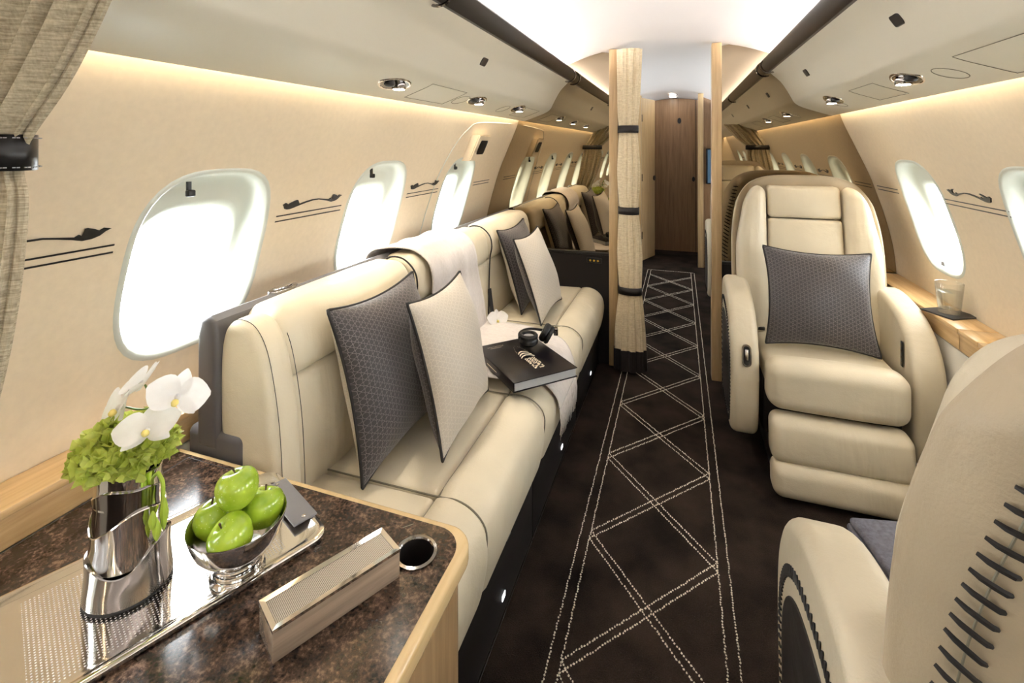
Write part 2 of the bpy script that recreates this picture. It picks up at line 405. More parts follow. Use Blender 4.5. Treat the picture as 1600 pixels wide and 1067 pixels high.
# windows -----------------------------------------------------------
def window(side, c, name):
    ordn = ['first', 'second', 'third', 'fourth', 'fifth', 'sixth', 'seventh', 'eighth', 'ninth', 'tenth']
    w_ = 'left' if side < 0 else 'right'; base = (LW if side < 0 else RW)
    q_ = '%s window from the mirrored partition on the %s wall' % (ordn[int(round((base[-1]-c)/.725))], w_) if c < YB else '%s window beyond the mirrored partition on the %s wall' % (ordn[int(round((c-3.79)/.725))], w_)
    root = thing(name, q_, None, (wx(side, WZC), c, WZC), kind='structure')
    N = 56
    def ring(hw, hh, dz, out, p=3.2):
        o = []
        for k in range(N):
            a = 2*PI*k/N; ey, ez = sup(a, hw, hh, p); z = WZC+dz+ez; zz = WZC+ez*OH/hh
            o.append((wx(side, zz)+side*out, c+ey, z))
        return o
    specs = [(OW+.012, OH+.012, 0, -.0005, 3.2), (OW+.008, OH+.008, 0, -.004, 3.2), (OW+.001, OH+.001, 0, -.004, 3.2), (OW-.004, OH-.004, 0, .002, 3.2), (OW-.008, OH-.008, 0, .022, 3.2)]
    bm = bmesh.new(); R = [[bm.verts.new(p) for p in ring(*s)] for s in specs]
    for A, B in zip(R, R[1:]):
        for k in range(N): bm.faces.new((A[k], A[(k+1) % N], B[(k+1) % N], B[k]))
    part('bezel', bm, 'bezel_white', root, True)
    specs = [(OW-.007, OH-.007, 0, .020, 3.2), (OW-.010, OH-.012, -.002, .050, 3.2), (OW-.022, OH-.026, -.010, .070, 3.2), (OW-.034, OH-.050, -.022, .080, 3.4), (OW-.042, OH-.060, -.030, .095, 3.4), (OW-.044, OH-.062, -.030, .13, 3.4)]
    bm = bmesh.new(); R = [[bm.verts.new(p) for p in ring(*s)] for s in specs]
    for A, B in zip(R, R[1:]):
        for k in range(N): bm.faces.new((A[k], A[(k+1) % N], B[(k+1) % N], B[k]))
    part('reveal', bm, 'bezel_white', root, True)
    pts = ring(OW-.040, OH-.058, -.030, .102, 3.4)
    pts2 = [tuple(sum(p[i] for p in pts)/N for i in range(3))]
    part('pane', pydata(pts+pts2, [(k, (k+1) % N, N) for k in range(N)]), 'window_glass', root, False)
    zt = WZC+OH-.03; xx = wx(side, zt)
    if side < 0: part('latch', box(xx-.026, xx-.012, c-.065-.009, c-.065+.009, zt-.026, zt-.010, .003, 2, box(xx-.026, xx-.018, c-.067-.004, c-.067+.004, zt-.012, zt+.010)), 'black_plastic', root)
    else: 
        zt = WZC-OH+.03; xx = wx(side, zt); part('latch', box(xx+.004, xx+.02, c+.02, c+.045, zt-.012, zt+.006, .003), 'grey_plastic', root)
    return root
k = 0
for side, L in ((-1, LW+LW2), (1, RW+RW2)):
    for c in reversed(L): k += 1; window(side, c, 'window_%d' % k)
# floor -----------------------------------------------------------
fl = tag(link('floor', pydata([(XC-1.3, Y0, 0), (XC+1.3, Y0, 0), (XC+1.3, Y1+.3, 0), (XC-1.3, Y1+.3, 0)], [(0, 1, 2, 3)]), 'carpet', None, False), 'dark brown carpet with pale stitched lattice running down the aisle', None, kind='structure')
def tufts(a, b, step=0.0085):
    a, b = Vector(a), Vector(b); L = (b-a).length; n = max(1, int(L/step)); d = (b-a)/L; s = Vector((-d.y, d.x)); V = []; Fc = []
    for i in range(n):
        p = a+d*((i+0.5)*step+random.uniform(-.0012, .0012))+s*random.uniform(-.0014, .0014); h = random.uniform(.003, .0055); l = step*random.uniform(.34, .48); w = random.uniform(.0022, .0034)
        t = random.uniform(-.5, .5); dd = (d+s*t).normalized(); ss = Vector((-dd.y, dd.x)); k = len(V)
        for q in (dd*l, ss*w, -dd*l, -ss*w): V.append((p.x+q.x, p.y+q.y, 0.0004))
        V.append((p.x+random.uniform(-.001, .001), p.y, h))
        Fc += [(k, k+1, k+4), (k+1, k+2, k+4), (k+2, k+3, k+4), (k+3, k, k+4)]
    return pydata(V, Fc)
XA, XB = -0.282, 0.112; YE = 5.30
for x in (XA-.032, XA, XB, XB+.032): part('stitch_line', tufts((x, .55), (x, YE)), 'stitch_white', fl, False)
part('stitch_line', tufts((XA-.032, YE), (XB+.032, YE)), 'stitch_white', fl, False)
PY = 0.4365; ya = 1.18-2*PY+PY
yy = 1.18-PY
while yy < YE-.1:
    y2 = yy+PY
    for off in (-.017, .017):
        for (p, q) in (((XA, yy+off), (XB, y2+off)), ((XA, y2+off), (XB, yy+off))):
            if q[1] < YE+.03 and p[1] < YE+.03: part('stitch_line', tufts(p, q), 'stitch_white', fl, False)
    yy = y2
# overhead panels, rails, ceiling -----------------------------------------------------------
PP = smooth_curve([(.845, 0, 1.505), (.852, 0, 1.468), (.835, 0, 1.464), (.76, 0, 1.489), (.705, 0, 1.510), (.672, 0, 1.532), (.655, 0, 1.562), (.635, 0, 1.600), (.605, 0, 1.648), (.560, 0, 1.694), (.548, 0, 1.712), (.560, 0, 1.722)], 5)
RAIL = [(.580, 1.712), (.562, 1.702), (.542, 1.703), (.522, 1.722), (.507, 1.756), (.511, 1.764), (.530, 1.758), (.552, 1.734), (.575, 1.724)]
def mir(side, prof): return [(XC+side*(p[0]), p[-1]) for p in prof]
for side, n, w in ((-1, 1, 'left'), (1, 2, 'right')):
    P = mir(side, [(p.x, p.z) for p in PP])
    tr = tag(link('trim_%d' % n, extrude_y(P, Y0, Y1), 'overhead_paint'), 'pale overhead service panel along the %s side' % w, None, kind='structure')
    tag(link('trim_%d' % (n+2), extrude_y(mir(side, RAIL), Y0, Y1, 1, True), 'rail_black', None, 'auto'), 'black rail between overhead panel and ceiling, %s side' % w, None, kind='structure')
    # concealed light strips
    x = XC+side*.606; bm = box(x-.003, x+.003, Y0, YB-.01, 1.728, 1.768)
    part('light_strip', bm, 'cove_glow', tr, False)
    part('light_strip', box(x-.003, x+.003, YB+.05, Y1, 1.728, 1.768), 'far_cove_glow', tr, False)
    x = XC+side*.863; part('light_strip', box(x-.009, x+.009, Y0, YB-.01, 1.520, 1.525), 'wash_glow', tr, False)
    tag(link('trim_%d' % (n+4), pydata([(XC+side*.62, Y0, 1.70), (XC+side*.62, Y1, 1.70), (XC+side*.70, Y1, 1.88), (XC+side*.70, Y0, 1.88)], [(0, 1, 2, 3)]), 'ceiling_white', None, False), 'white backing of the ceiling light cove, %s side' % w, None, kind='structure')
CE = smooth_curve([(-.70, 0, 1.755), (-.57, 0, 1.80), (-.35, 0, 1.868), (0, 0, 1.908), (.35, 0, 1.868), (.57, 0, 1.80), (.70, 0, 1.755)], 6)
tag(link('ceiling', extrude_y([(XC+p.x, p.z) for p in CE], Y0, Y1), 'ceiling_white'), 'glossy white vaulted cabin ceiling', None, kind='structure')
tag(link('wall_back', box(XC-1.25, XC+1.25, Y0-.02, Y0, 0, 1.95), 'wall_fabric', None, False), 'cream wall at the rear end of the cabin', None, kind='structure')
tag(link('wall_front', box(XC-1.25, XC+1.25, Y1, Y1+.02, 0, 1.95), 'panel_white', None, False), 'wall closing the far end of the cabin', None, kind='structure')
for side, tn in ((-1, 'trim_3'), (1, 'trim_4')):
    for y in (2.86, 1.2):
        part('rail_clip', tube([(XC+side*(.541+.044*math.cos(q)), y, 1.730+.040*math.sin(q)) for q in [2*PI*i/20 for i in range(20)]], .005, 6, closed=True), 'dark_chrome', bpy.data.objects[tn])
# panel outlines, speakers on the overhead panels
def psu_z(r):
    for p, q in zip(PP, PP[1:]):
        if p.z < 1.6 and q.x <= r <= p.x: return p.z+(q.z-p.z)*(r-p.x)/min(-1e-9, q.x-p.x)
    return 1.5
def psu(side, r, y, d=0.0):
    return Vector((XC+side*r, y, psu_z(r)-d))
def outline(side, pts, w=.0011):
    return tube([psu(side, r, y, .0004) for r, y in pts], w, 5, closed=True)
trims = {-1: bpy.data.objects['trim_1'], 1: bpy.data.objects['trim_2']}
def rect_pts(r0, r1, y0, y1, n=6):
    o = [(r0+(r1-r0)*i/n, y0) for i in range(n)]+[(r1, y0+(y1-y0)*i/n) for i in range(n)]
    return o+[(r1+(r0-r1)*i/n, y1) for i in range(n)]+[(r0, y1+(y0-y1)*i/n) for i in range(n)]
for side, L in ((-1, [(.70, .81, 1.46, 1.74), (.70, .80, 2.52, 2.78)]), (1, [(.70, .82, 1.06, 1.42), (.70, .80, 1.92, 2.16), (.70, .8, .1, .4)])):
    for r0, r1, y0, y1 in L: part('access_panel', outline(side, rect_pts(r0, r1, y0, y1)), 'panel_line', trims[side])
for side, L in ((-1, [1.80, 2.30]), (1, [1.56, 2.50])):
    for y in L: part('oxygen_cover', outline(side, [(.755+.036*math.cos(a), y+.045*math.sin(a)) for a in [2*PI*i/24 for i in range(24)]]), 'panel_line', trims[side])
def face_pt(side, z, y, d):
    for p, q in zip(PP, PP[1:]):
        if p.z <= z <= q.z and p.x < .70: u = (z-p.z)/(q.z-p.z); return Vector((XC+side*(p.x+(q.x-p.x)*u-d), y, z))
for side, ys in ((-1, (1.72, -.2)), (1, (1.50, 2.44, .3))):
    for y in ys:
        bm = bmesh.new(); o = []
        for dy, dz in rrect(.026, .014, .007, 3): o.append(bm.verts.new(face_pt(side, 1.625+dz, y+dy, .003)))
        bm.faces.new(o); i2 = bmesh.ops.extrude_face_region(bm, geom=list(bm.faces))
        for v in [e for e in i2['geom'] if isinstance(e, bmesh.types.BMVert)]: v.co.x += side*.012
        part('speaker_grille', bm, 'black_plastic', trims[side], False)
def reading_light(side, r, y, label):
    p = psu(side, r, y); root = thing('reading_light', label, 'reading light', p, 'reading lights set into the overhead panels')
    nx = Vector((side*-.30, 0, -1)).normalized()
    def P(a, b, d): # a across (outwards), b along y
        q = psu(side, r+a, y+b); q.z -= d; return q
    ang = [2*PI*i/28 for i in range(28)]
    lens = lambda k: [((.036*k)*math.sin(a)*abs(math.sin(a))**.35, (.085*k)*math.cos(a)) for a in ang]
    bm = bmesh.new(); rings = [[bm.verts.new(P(a, b, d)) for a, b in lens(k)] for k, d in ((1.0, .0), (.97, .003), (.86, .003), (.80, -.002))]
    for A, B in zip(rings, rings[1:]):
        for i in range(28): bm.faces.new((A[i], A[(i+1) % 28], B[(i+1) % 28], B[i]))
    part('bezel', bm, 'chrome', root, True)
    part('dish', pydata([P(a, b, .0012) for a, b in lens(.84)], [list(range(28))]), 'dark_chrome', root, False)
    part('lamp_barrel', lathe([(.021, .004), (.0225, -.008), (.021, -.014), (.018, -.0145)], 20, P(0, .022, 0)), 'dark_chrome', root)
    part('lens', lathe([(.018, -.0146), (.017, -.0155)], 20, P(0, .022, 0)), 'reading_glow', root)
    ld = bpy.data.lights.new('reading_lamp', 'SPOT'); ld.energy = 8.0 if side < 0 else 1.2; ld.spot_size = math.radians(80); ld.spot_blend = 1.0; ld.shadow_soft_size = .03; ld.color = (1.0, .90, .76)
    lo = bpy.data.objects.new('reading_lamp', ld); COL.objects.link(lo); lo.parent = root; lo.location = P(0, .022, .022)-p; lo.rotation_euler = (0, side*math.radians(12), 0)
    part('air_nozzle', lathe([(.016, .004), (.017, -.006), (.012, -.011), (.006, -.008)], 16, P(0, -.030, 0)), 'black_plastic', root)
for side, r, y, lab in ((-1, .745, 1.30, 'overhead reading light on the left, nearest the camera'), (-1, .735, 1.92, 'middle overhead reading light on the left panel'), (-1, .725, 2.45, 'overhead reading light on the left panel nearest the mirrored partition'),
                   (1, .728, 1.74, 'overhead reading light on the right, nearest the camera'), (1, .722, 2.44, 'overhead reading light on the right panel nearest the mirrored partition')):
    reading_light(side, r, y, lab)
# goose emblems and pinstripes on the walls
BIRD = [(-0.14, 1.1273), (-0.131, 1.132), (-0.126, 1.1304), (-0.122, 1.1258), (-0.108, 1.1315), (-0.087, 1.1371), (-0.084, 1.1353), (-0.098, 1.1281), (-0.109, 1.1225), (-0.096, 1.1233), (-0.084, 1.1268), (-0.087, 1.1223), (-0.074, 1.1231), (-0.055, 1.1272), (-0.022, 1.132), (0.007, 1.1319), (0.035, 1.1274), (0.059, 1.1236), (0.065, 1.1277), (0.069, 1.1248), (0.082, 1.1235), (0.087, 1.129), (0.083, 1.1348), (0.072, 1.138), (0.078, 1.1393), (0.09, 1.1354), (0.1, 1.1302), (0.108, 1.1351), (0.121, 1.1321), (0.111, 1.1274), (0.102, 1.1197), (0.089, 1.1151), (0.072, 1.1139), (0.054, 1.1191), (0.03, 1.1243), (0.007, 1.1283), (-0.016, 1.1281), (-0.046, 1.1239), (-0.076, 1.1179), (-0.096, 1.1134), (-0.11, 1.1109), (-0.122, 1.1113), (-0.13, 1.1144), (-0.135, 1.1225)]
def on_wall(side, y, z, d): return (wx(side, z)-side*d, y, z)
def emblem(side, yc, flip):
    w = wl if side < 0 else wr; dz = 0 if side < 0 else .010; hs = .145 if side < 0 else .195
    pts = [Vector((yc+.01+p[0], 0, dz+p[1])) for p in BIRD]
    bm = bmesh.new(); A = [bm.verts.new(on_wall(side, p.x, p.z, .004)) for p in pts]; B = [bm.verts.new(on_wall(side, p.x, p.z, -.001)) for p in pts]; n = len(A)
    bm.faces.new(A)
    for i in range(n): bm.faces.new((A[i], A[(i+1) % n], B[(i+1) % n], B[i]))
    bmesh.ops.triangulate(bm, faces=[f for f in bm.faces if len(f.verts) > 4])
    part('goose_emblem', bm, 'black_plastic', w, False)
    for z in (1.096+dz, 1.080+dz):
        part('pinstripe', pydata([on_wall(side, yc-hs, z, .002), on_wall(side, yc+hs, z, .002), on_wall(side, yc+hs, z-.0038, .002), on_wall(side, yc-hs, z-.0038, .002)], [(0, 1, 2, 3)]), 'black_plastic', w, False)
for c in LW[:-1]: emblem(-1, c+.36, 1)
for c in RW[:-1]: emblem(1, c+.365, -1)
for side, c in ((-1, LW[-1]+.36), (1, RW[-1]+.37)):
    for z in ((1.096, 1.080) if side < 0 else (1.106, 1.090)): part('pinstripe', pydata([on_wall(side, c-.145, z, .002), on_wall(side, c+.10, z, .002), on_wall(side, c+.10, z-.0045, .002), on_wall(side, c-.145, z-.0045, .002)], [(0, 1, 2, 3)]), 'black_plastic', wl if side < 0 else wr, False)
# exit surround with speaker box above the last left window
ys = LW[-1]
seam = smooth_curve([(ys-.27, 1.03), (ys-.25, 1.20), (ys-.21, 1.32), (ys-.13, 1.40), (ys+.0, 1.43), (ys+.40, 1.44)], 6) if False else None
sp2 = [(ys-.29, .72), (ys-.275, 1.0), (ys-.25, 1.18), (ys-.20, 1.31), (ys-.12, 1.39), (ys+.0, 1.425), (ys+.45, 1.44)]
cv = smooth_curve([(a, b, 0) for a, b in sp2], 6)
part('panel_seam', tube([on_wall(-1, p.x, p.y, .001) for p in cv], .0022, 6), 'bezel_white', wl)
bx = bmesh.new()
def wbox(y0, y1, z0, z1, d, bm=None):
    bm = bm or bmesh.new(); V = []
    for z in (z0, z1):
        for y in (y0, y1): V.append(bm.verts.new(on_wall(-1, y, z, -.004)))
        for y in (y0+.008, y1-.008): V.append(bm.verts.new(on_wall(-1, y, z, d)))
    for q in ((0, 1, 3, 2), (4, 5, 7, 6), (0, 2, 6, 4), (1, 3, 7, 5), (2, 3, 7, 6)): bm.faces.new([V[i] for i in q])
    return bm
bmb = wbox(ys-.05, ys+.13, 1.225, 1.36, .045); bmesh.ops.bevel(bmb, geom=list(bmb.edges), offset=.006, segments=2, affect='EDGES')
sb = part('speaker_box', bmb, 'wall_fabric', wl)
o = [on_wall(-1, ys+.045+a, 1.295+b, .047) for a, b in rrect(.05, .037, .014, 4)]
part('speaker_grille', pydata(o, [list(range(len(o)))]), 'black_plastic', wl, False)

# ------------------------------------------------------------------ mirrored partition
ZP = 0.66
def bulkhead(side, xin, name, lab):
    root = thing(name, lab, None, (xin, YB, 0), kind='structure')
    zs = [ZP+i*(1.60-ZP)/24 for i in range(25)]
    outer = [(wx(side, z)-side*.002, z) for z in zs]
    top = [(XC+side*.70, 1.757)] + [(XC+side*abs(p.x), p.z) for p in reversed(CE) if abs(xin-XC) < abs(p.x) < .695 and p.x > 0]
    poly = [(xin, ZP)]+outer+top+[(xin, 1.862)]
    part('mirror_panel', prism(poly, 1, YB, YB+.03), 'smoked_mirror', root, False)
    zl = [i*ZP/8 for i in range(9)]
    poly = [(xin, 0)]+[(wx(side, z)-side*.002, z) for z in zl]+[(xin, ZP)]
    part('lower_panel', prism(poly, 1, YB-.012, YB+.03), 'plinth_dark', root, False)
    part('mirror_bead', box(min(xin, wx(side, ZP)), max(xin, wx(side, ZP)), YB-.018, YB+.002, ZP-.012, ZP+.003, .003), 'black_plastic', root)
    xo = xin; xi = xin-side*.052
    part('door_post', box(min(xo, xi), max(xo, xi), YB-.03, YB+.05, 0, 1.876, .004), 'oak', root)
    return root
bL = bulkhead(-1, -.395, 'wall_partition_left', 'smoked mirror partition with oak post and dark lower panel behind the divan')
bR = bulkhead(1, .222, 'wall_partition_right', 'smoked mirror partition with oak post behind the facing armchair')
sw = part('switch_plate', box(-.53, -.44, YB-.017, YB-.010, .598, .63, .003), 'black_plastic', bL)
for i in range(3): part('jack_socket', tube([(-.508+i*.023, YB-.016, .614), (-.508+i*.023, YB-.022, .614)], .0065, 10), 'brass', bL)

# far corridor seen through the doorway
def wallbits():
    r = thing('wall_corridor', 'oak door frame and plain partition at the far end of the aisle', None, (0, 5.6, 0), kind='structure')
    part('door_post', box(-.455, -.40, 5.56, 5.66, 0, 1.87, .004), 'oak', r); part('door_post', box(.19, .245, 5.56, 5.66, 0, 1.87, .004), 'oak', r)
    zl = [i*1.6/16 for i in range(17)]
    for side, x in ((-1, -.455), (1, .245)):
        poly = [(x, 0)]+[(wx(side, z), z) for z in zl]+[(x, 1.83)]
        part('partition_panel', prism(poly, 1, 5.58, 5.62), 'walnut', r, False)
wallbits()
dl = thing('door_1', 'oak door leaf standing ajar in the far corridor', None, (-.40, 5.60, 0), kind='structure')
a = math.radians(70); d = Vector((math.cos(a), math.sin(a), 0)); s = Vector((-d.y, d.x, 0)); B = Vector((-.398, 5.64, .01))
bm = bmesh.new(); V = [bm.verts.new(B+d*u+s*w+Vector((0, 0, z))) for z in (0, 1.84) for u, w in ((0, 0), (.36, 0), (.36, .035), (0, .035))]
for q in ((0, 1, 2, 3), (4, 5, 6, 7), (0, 1, 5, 4), (1, 2, 6, 5), (2, 3, 7, 6), (3, 0, 4, 7)): bm.faces.new([V[i] for i in q])
part('leaf', bm, 'oak', dl, False)
hp = B+d*.325-s*.004+Vector((0, 0, .92)); part('lock_plate', lathe([(.001, .0), (.03, .0), (.03, .01), (.001, .012)], 16), 'black_plastic', None)
lp = bpy.data.objects['lock_plate']; lp.location = hp; lp.rotation_euler = (PI/2, 0, a); world_child(lp, dl)
for z in (.3, .95, 1.62): part('hinge', box(-.404, -.392, 5.615, 5.64, z-.04, z+.04), 'dark_chrome', dl, False)
dw = thing('door_2', 'walnut veneer door closing the end of the corridor', None, (-.08, 6.3, 0), kind='structure')
arch = [(-.62, 0), (.5, 0)]+[(.5-1.12*i/16, 1.80+.10*math.sin(PI*i/16)) for i in range(17)]
part('leaf', prism(arch, 1, 6.36, 6.40), 'walnut', dw, False)
for x in (-.30, .19): part('groove', box(x-.003, x+.003, 6.357, 6.362, 0, 1.88), 'black_plastic', dw, False)
part('peephole', prism([(.0+.022*math.cos(q), 1.62+.036*math.sin(q)) for q in [2*PI*i/20 for i in range(20)]], 1, 6.35, 6.362), 'black_plastic', dw, False)
part('handle', prism([(.165+.018*math.cos(q), .90+.03*math.sin(q)) for q in [2*PI*i/16 for i in range(16)]], 1, 6.34, 6.362), 'black_plastic', dw, False)
for y, lab in ((5.85, 'round ceiling downlight nearer the corridor doorway'), (6.15, 'round ceiling downlight in front of the walnut door')):
    dlg = thing('ceiling_downlight', lab, 'ceiling light', (XC+.02, y, 1.90), 'ceiling downlights in the corridor')
    part('ring', lathe([(.05, .004), (.055, -.006), (.042, -.008), (.04, 0)], 20, (XC+.02, y, 1.902), caps=False), 'chrome', dlg); part('lens', lathe([(.041, -.004), (.001, -.0045)], 20, (XC+.02, y, 1.902)), 'reading_glow', dlg)
tv = thing('wall_screen', 'dark blue monitor on the far partition beside the corridor', 'screen', (.43, 5.55, 1.05))
part('housing', box(.27, .66, 5.535, 5.578, .90, 1.28, .006), 'black_plastic', tv); part('display', box(.285, .645, 5.531, 5.536, .915, 1.265), 'screen_glow', tv, False)

# ------------------------------------------------------------------ side ledges
def ledge(side, xf, name, lab, y0, y1, cuts, zt=0.665):
    root = thing(name, lab, 'ledge', (XC+side*1.1, (y0+y1)/2, 0))
    xw = wx(side, zt)-side*.001; ys = [y0]+cuts+[y1]
    for a, b in zip(ys, ys[1:]):
        part('oak_top', box(min(xf, xw), max(xf, xw), a+.001, b-.001, zt-.018, zt, .004), 'oak_long', root)
        xg = xf+side*.006; part('oak_fascia', box(min(xg, xg+side*.02), max(xg, xg+side*.02), a+.001, b-.001, zt-.075, zt-.019, .002), 'oak_long', root)
    poly = [(xf+side*.008, zt-.078), (xf-side*.0, zt-.16), (xf, 0.0), (xf+side*.012, 0.0), (xf+side*.02, zt-.078)]
    part('white_dado', prism(poly, 1, y0, y1), 'panel_white', root, False)
ledge(-1, -1.115, 'side_ledge', 'oak topped ledge running along the left wall behind table and divan', -.6, YB-.02, [.80, 1.60])
ledge(1, .915, 'side_ledge', 'oak topped ledge along the right wall carrying the water glass', -.6, YB-.02, [1.98, 2.10])

# ------------------------------------------------------------------ divan
SZ = 0.455
sofa = thing('divan', 'long cream leather three seat divan with dark plinth along the left wall', 'sofa', (-.70, 1.9, 0))
ysm = [0.845, 1.05, 1.565, 2.235, 2.905]
def wob(y): return .0
XS = -.555
for i, (a, b) in enumerate(zip(ysm, ysm[1:])):
    hy = (b-a)/2; cy = (a+b)/2
    hx = .175; cx = XS-.175
    def f(x, y, z, hx=hx, hy=hy, cx=cx, cy=cy):
        u = x/hx; v = y/hy; zz = z
        if z > 0: zz = z+.016*(1-u*u)*(1-v*v)-.004
        return (cx+x, cy+y, SZ-.075+zz-.012*(1-u)*.5)
    part('seat_cushion', rbox((hx-.0005, hy-.0005, .075), .018, 10, 4, f), 'cream_leather', sofa)
    # waterfall front bolster
    prof = smooth_curve([(XS, 0, SZ-.006), (XS+.012, 0, SZ+.006), (XS+.05, 0, SZ+.010), (XS+.095, 0, SZ-.005), (XS+.128, 0, SZ-.042), (XS+.138, 0, SZ-.10), (XS+.128, 0, SZ-.17), (XS+.112, 0, SZ-.225), (XS+.09, 0, SZ-.235)], 4)
    bm = bmesh.new(); n = 14; rows = []
    for j in range(n+1):
        t = j/n; e = min(1, min(t, 1-t)*hy*2/.022); e = math.sqrt(max(0, 1-(1-e)**2)); y = a+(b-a)*t
        sh = -.014*(1-e)
        rows.append([bm.verts.new((p.x+sh*(.3 if p.x < XS+.03 else 1), y, p.z+sh*(1 if k2 < 16 else .2))) for k2, p in enumerate(prof)])
    for A, B in zip(rows, rows[1:]):
        for k2 in range(len(prof)-1): bm.faces.new((A[k2], A[k2+1], B[k2+1], B[k2]))
    for r in (rows[0], rows[-1]): bm.faces.new(r)
    part('front_bolster', bm, 'cream_leather', sofa)
part('seam_shade', tube([(XS, .86, SZ-.0085), (XS, 2.90, SZ-.0085)], .0022, 6), 'panel_line', sofa)  # darker tube stands in for the shade in the cushion gap
for y in ysm[1:-1]:
    part('seam_shade', tube(smooth_curve([(-.88, y, SZ-.010), (XS-.02, y, SZ-.006), (XS+.05, y, SZ-.002), (XS+.095, y, SZ-.017), (XS+.125, y, SZ-.05), (XS+.128, y, SZ-.10), (XS+.11, y, SZ-.20)], 4), .0022, 6), 'panel_line', sofa)  # cross seams too: gap shade drawn as darker tubes
# plinth with drawer fronts, latches and marker lamps
part('plinth', box(-1.08, -.468, .845, 2.905, .0, SZ-.15, .004), 'plinth_dark', sofa)
yd = [.85, 1.53, 2.25, 2.90]
for a, b in zip(yd, yd[1:]):
    dr = part('drawer_front', box(-.47, -.458, a+.003, b-.003, .012, SZ-.20, .003), 'plinth_dark', sofa)
    part('finger_latch', box(-.4585, -.4555, (a+b)/2-.02+.1, (a+b)/2+.02+.1, .19, .215, .003), 'black_plastic', dr)
    part('marker_lamp', box(-.4585, -.4555, (a+b)/2-.012+.06, (a+b)/2+.012+.06, .055, .07, .002), 'marker_glow', dr)
part('kick_strip', box(-.457, -.455, .85, 2.90, .004, .008), 'chrome', sofa, False)
# backrest: top roll sections and lower pads
def back_front(z): return -.893-.02*(z-.45)
secs = [.965, 1.60, 1.63, 2.255, 2.29, 2.905]
rolls = [(.905, 1.50), (1.50, 2.215), (2.215, 2.905)]
for a, b in rolls:
    hy = (b-a)/2; cy = (a+b)/2
    def f(x, y, z, hy=hy, cy=cy):
        u = z/.085; e = 1-.0*abs(y/hy)
        return (-.952+x*(1-.16*max(0, u)) - .018*(u+1)*.5, cy+y, .818+z+(.006*(1-(y/hy)**2) if z > 0 else 0)-.02*(0 if x < 0 else 1)*0)
    part('back_roll', rbox((.083, hy-.001, .085), .05, 8, 6, f), 'cream_leather', sofa)
for a, b in rolls:
    hy = (b-a)/2; cy = (a+b)/2
    def f(x, y, z, hy=hy, cy=cy):
        u = y/hy; w = z/.16; bul = .022*(1-u*u)*(1-w*w) if x > 0 else 0
        return (-.945+x+bul, cy+y, .575+z)
    part('back_pad', rbox((.058, hy-.001, .165), .022, 8, 4, f), 'cream_leather', sofa)
# rolled welt between sections
for y in (1.50, 2.215):
    part('seam_welt', tube(smooth_curve([(-1.02, y, .87), (-.985, y, .902), (-.93, y, .900), (-.885, y, .862), (-.872, y, .81), (-.882, y, .745), (-.887, y, .60), (-.888, y, .46)], 5), .0032, 8), 'stitch_black', sofa)
# end wing beside the table: one smooth slab from roll top down to the seat
poly = smooth_curve([(-1.005, .50, 0), (-1.018, .70, 0), (-1.012, .84, 0), (-.985, .892, 0), (-.935, .893, 0), (-.900, .862, 0), (-.875, .80, 0), (-.852, .68, 0), (-.842, .55, 0), (-.838, .40, 0)], 5)
poly = [(p.x, p.y) for p in poly]+[(-1.0, .40)]
part('end_wing', prism(poly, 1, .838, .925, .024, 5), 'cream_leather', sofa)
part('end_welt', tube([(p[0]+.0015, .855, p[1]+.0005) for p in poly[4:-1]], .0008, 5), 'stitch_black', sofa)
part('end_welt', tube([(p[0]+.002, .922, p[1]) for p in poly[26:-1]], .0009, 5), 'stitch_black', sofa)
# dark shell behind the back
poly = [(-1.068, .60), (-1.066, .86), (-1.055, .898), (-1.03, .906), (-1.012, .896), (-1.006, .86), (-1.006, .60)]
part('back_shell', prism(poly, 1, .825, 2.905, .012, 3), 'dark_shell', sofa)
part('shell_foot', rbox((.085, .07, .055), .018, 2, 4, lambda x, y, z: (-1.02+x, .90+y, .585+z)), 'dark_shell', sofa)
lt = part('back_latch', prism([(-1.040+.020*math.cos(q), 1.06+.05*math.sin(q)) for q in [2*PI*i/24 for i in range(24)]], 2, .900, .9105, .002, 2), 'dark_chrome', sofa)
part('latch_grip', prism([(-1.040+.010*math.cos(q), 1.06+.033*math.sin(q)) for q in [2*PI*i/20 for i in range(20)]], 2, .910, .9135), 'bowl_steel', lt)
for y in (2.215,):
    part('seat_belt', tube(smooth_curve([(-.885, y+.0, .60), (-.872, y, .50), (-.862, y-.01, .468), (-.84, y-.03, .470)], 5), .010, 8, flat=.22), 'stitch_black', sofa)
    part('belt_buckle', rbox((.018, .022, .006), .004, 2, 2, lambda x, yy, z: (-.835+x, 2.165+yy, .474+z)), 'dark_chrome', sofa)

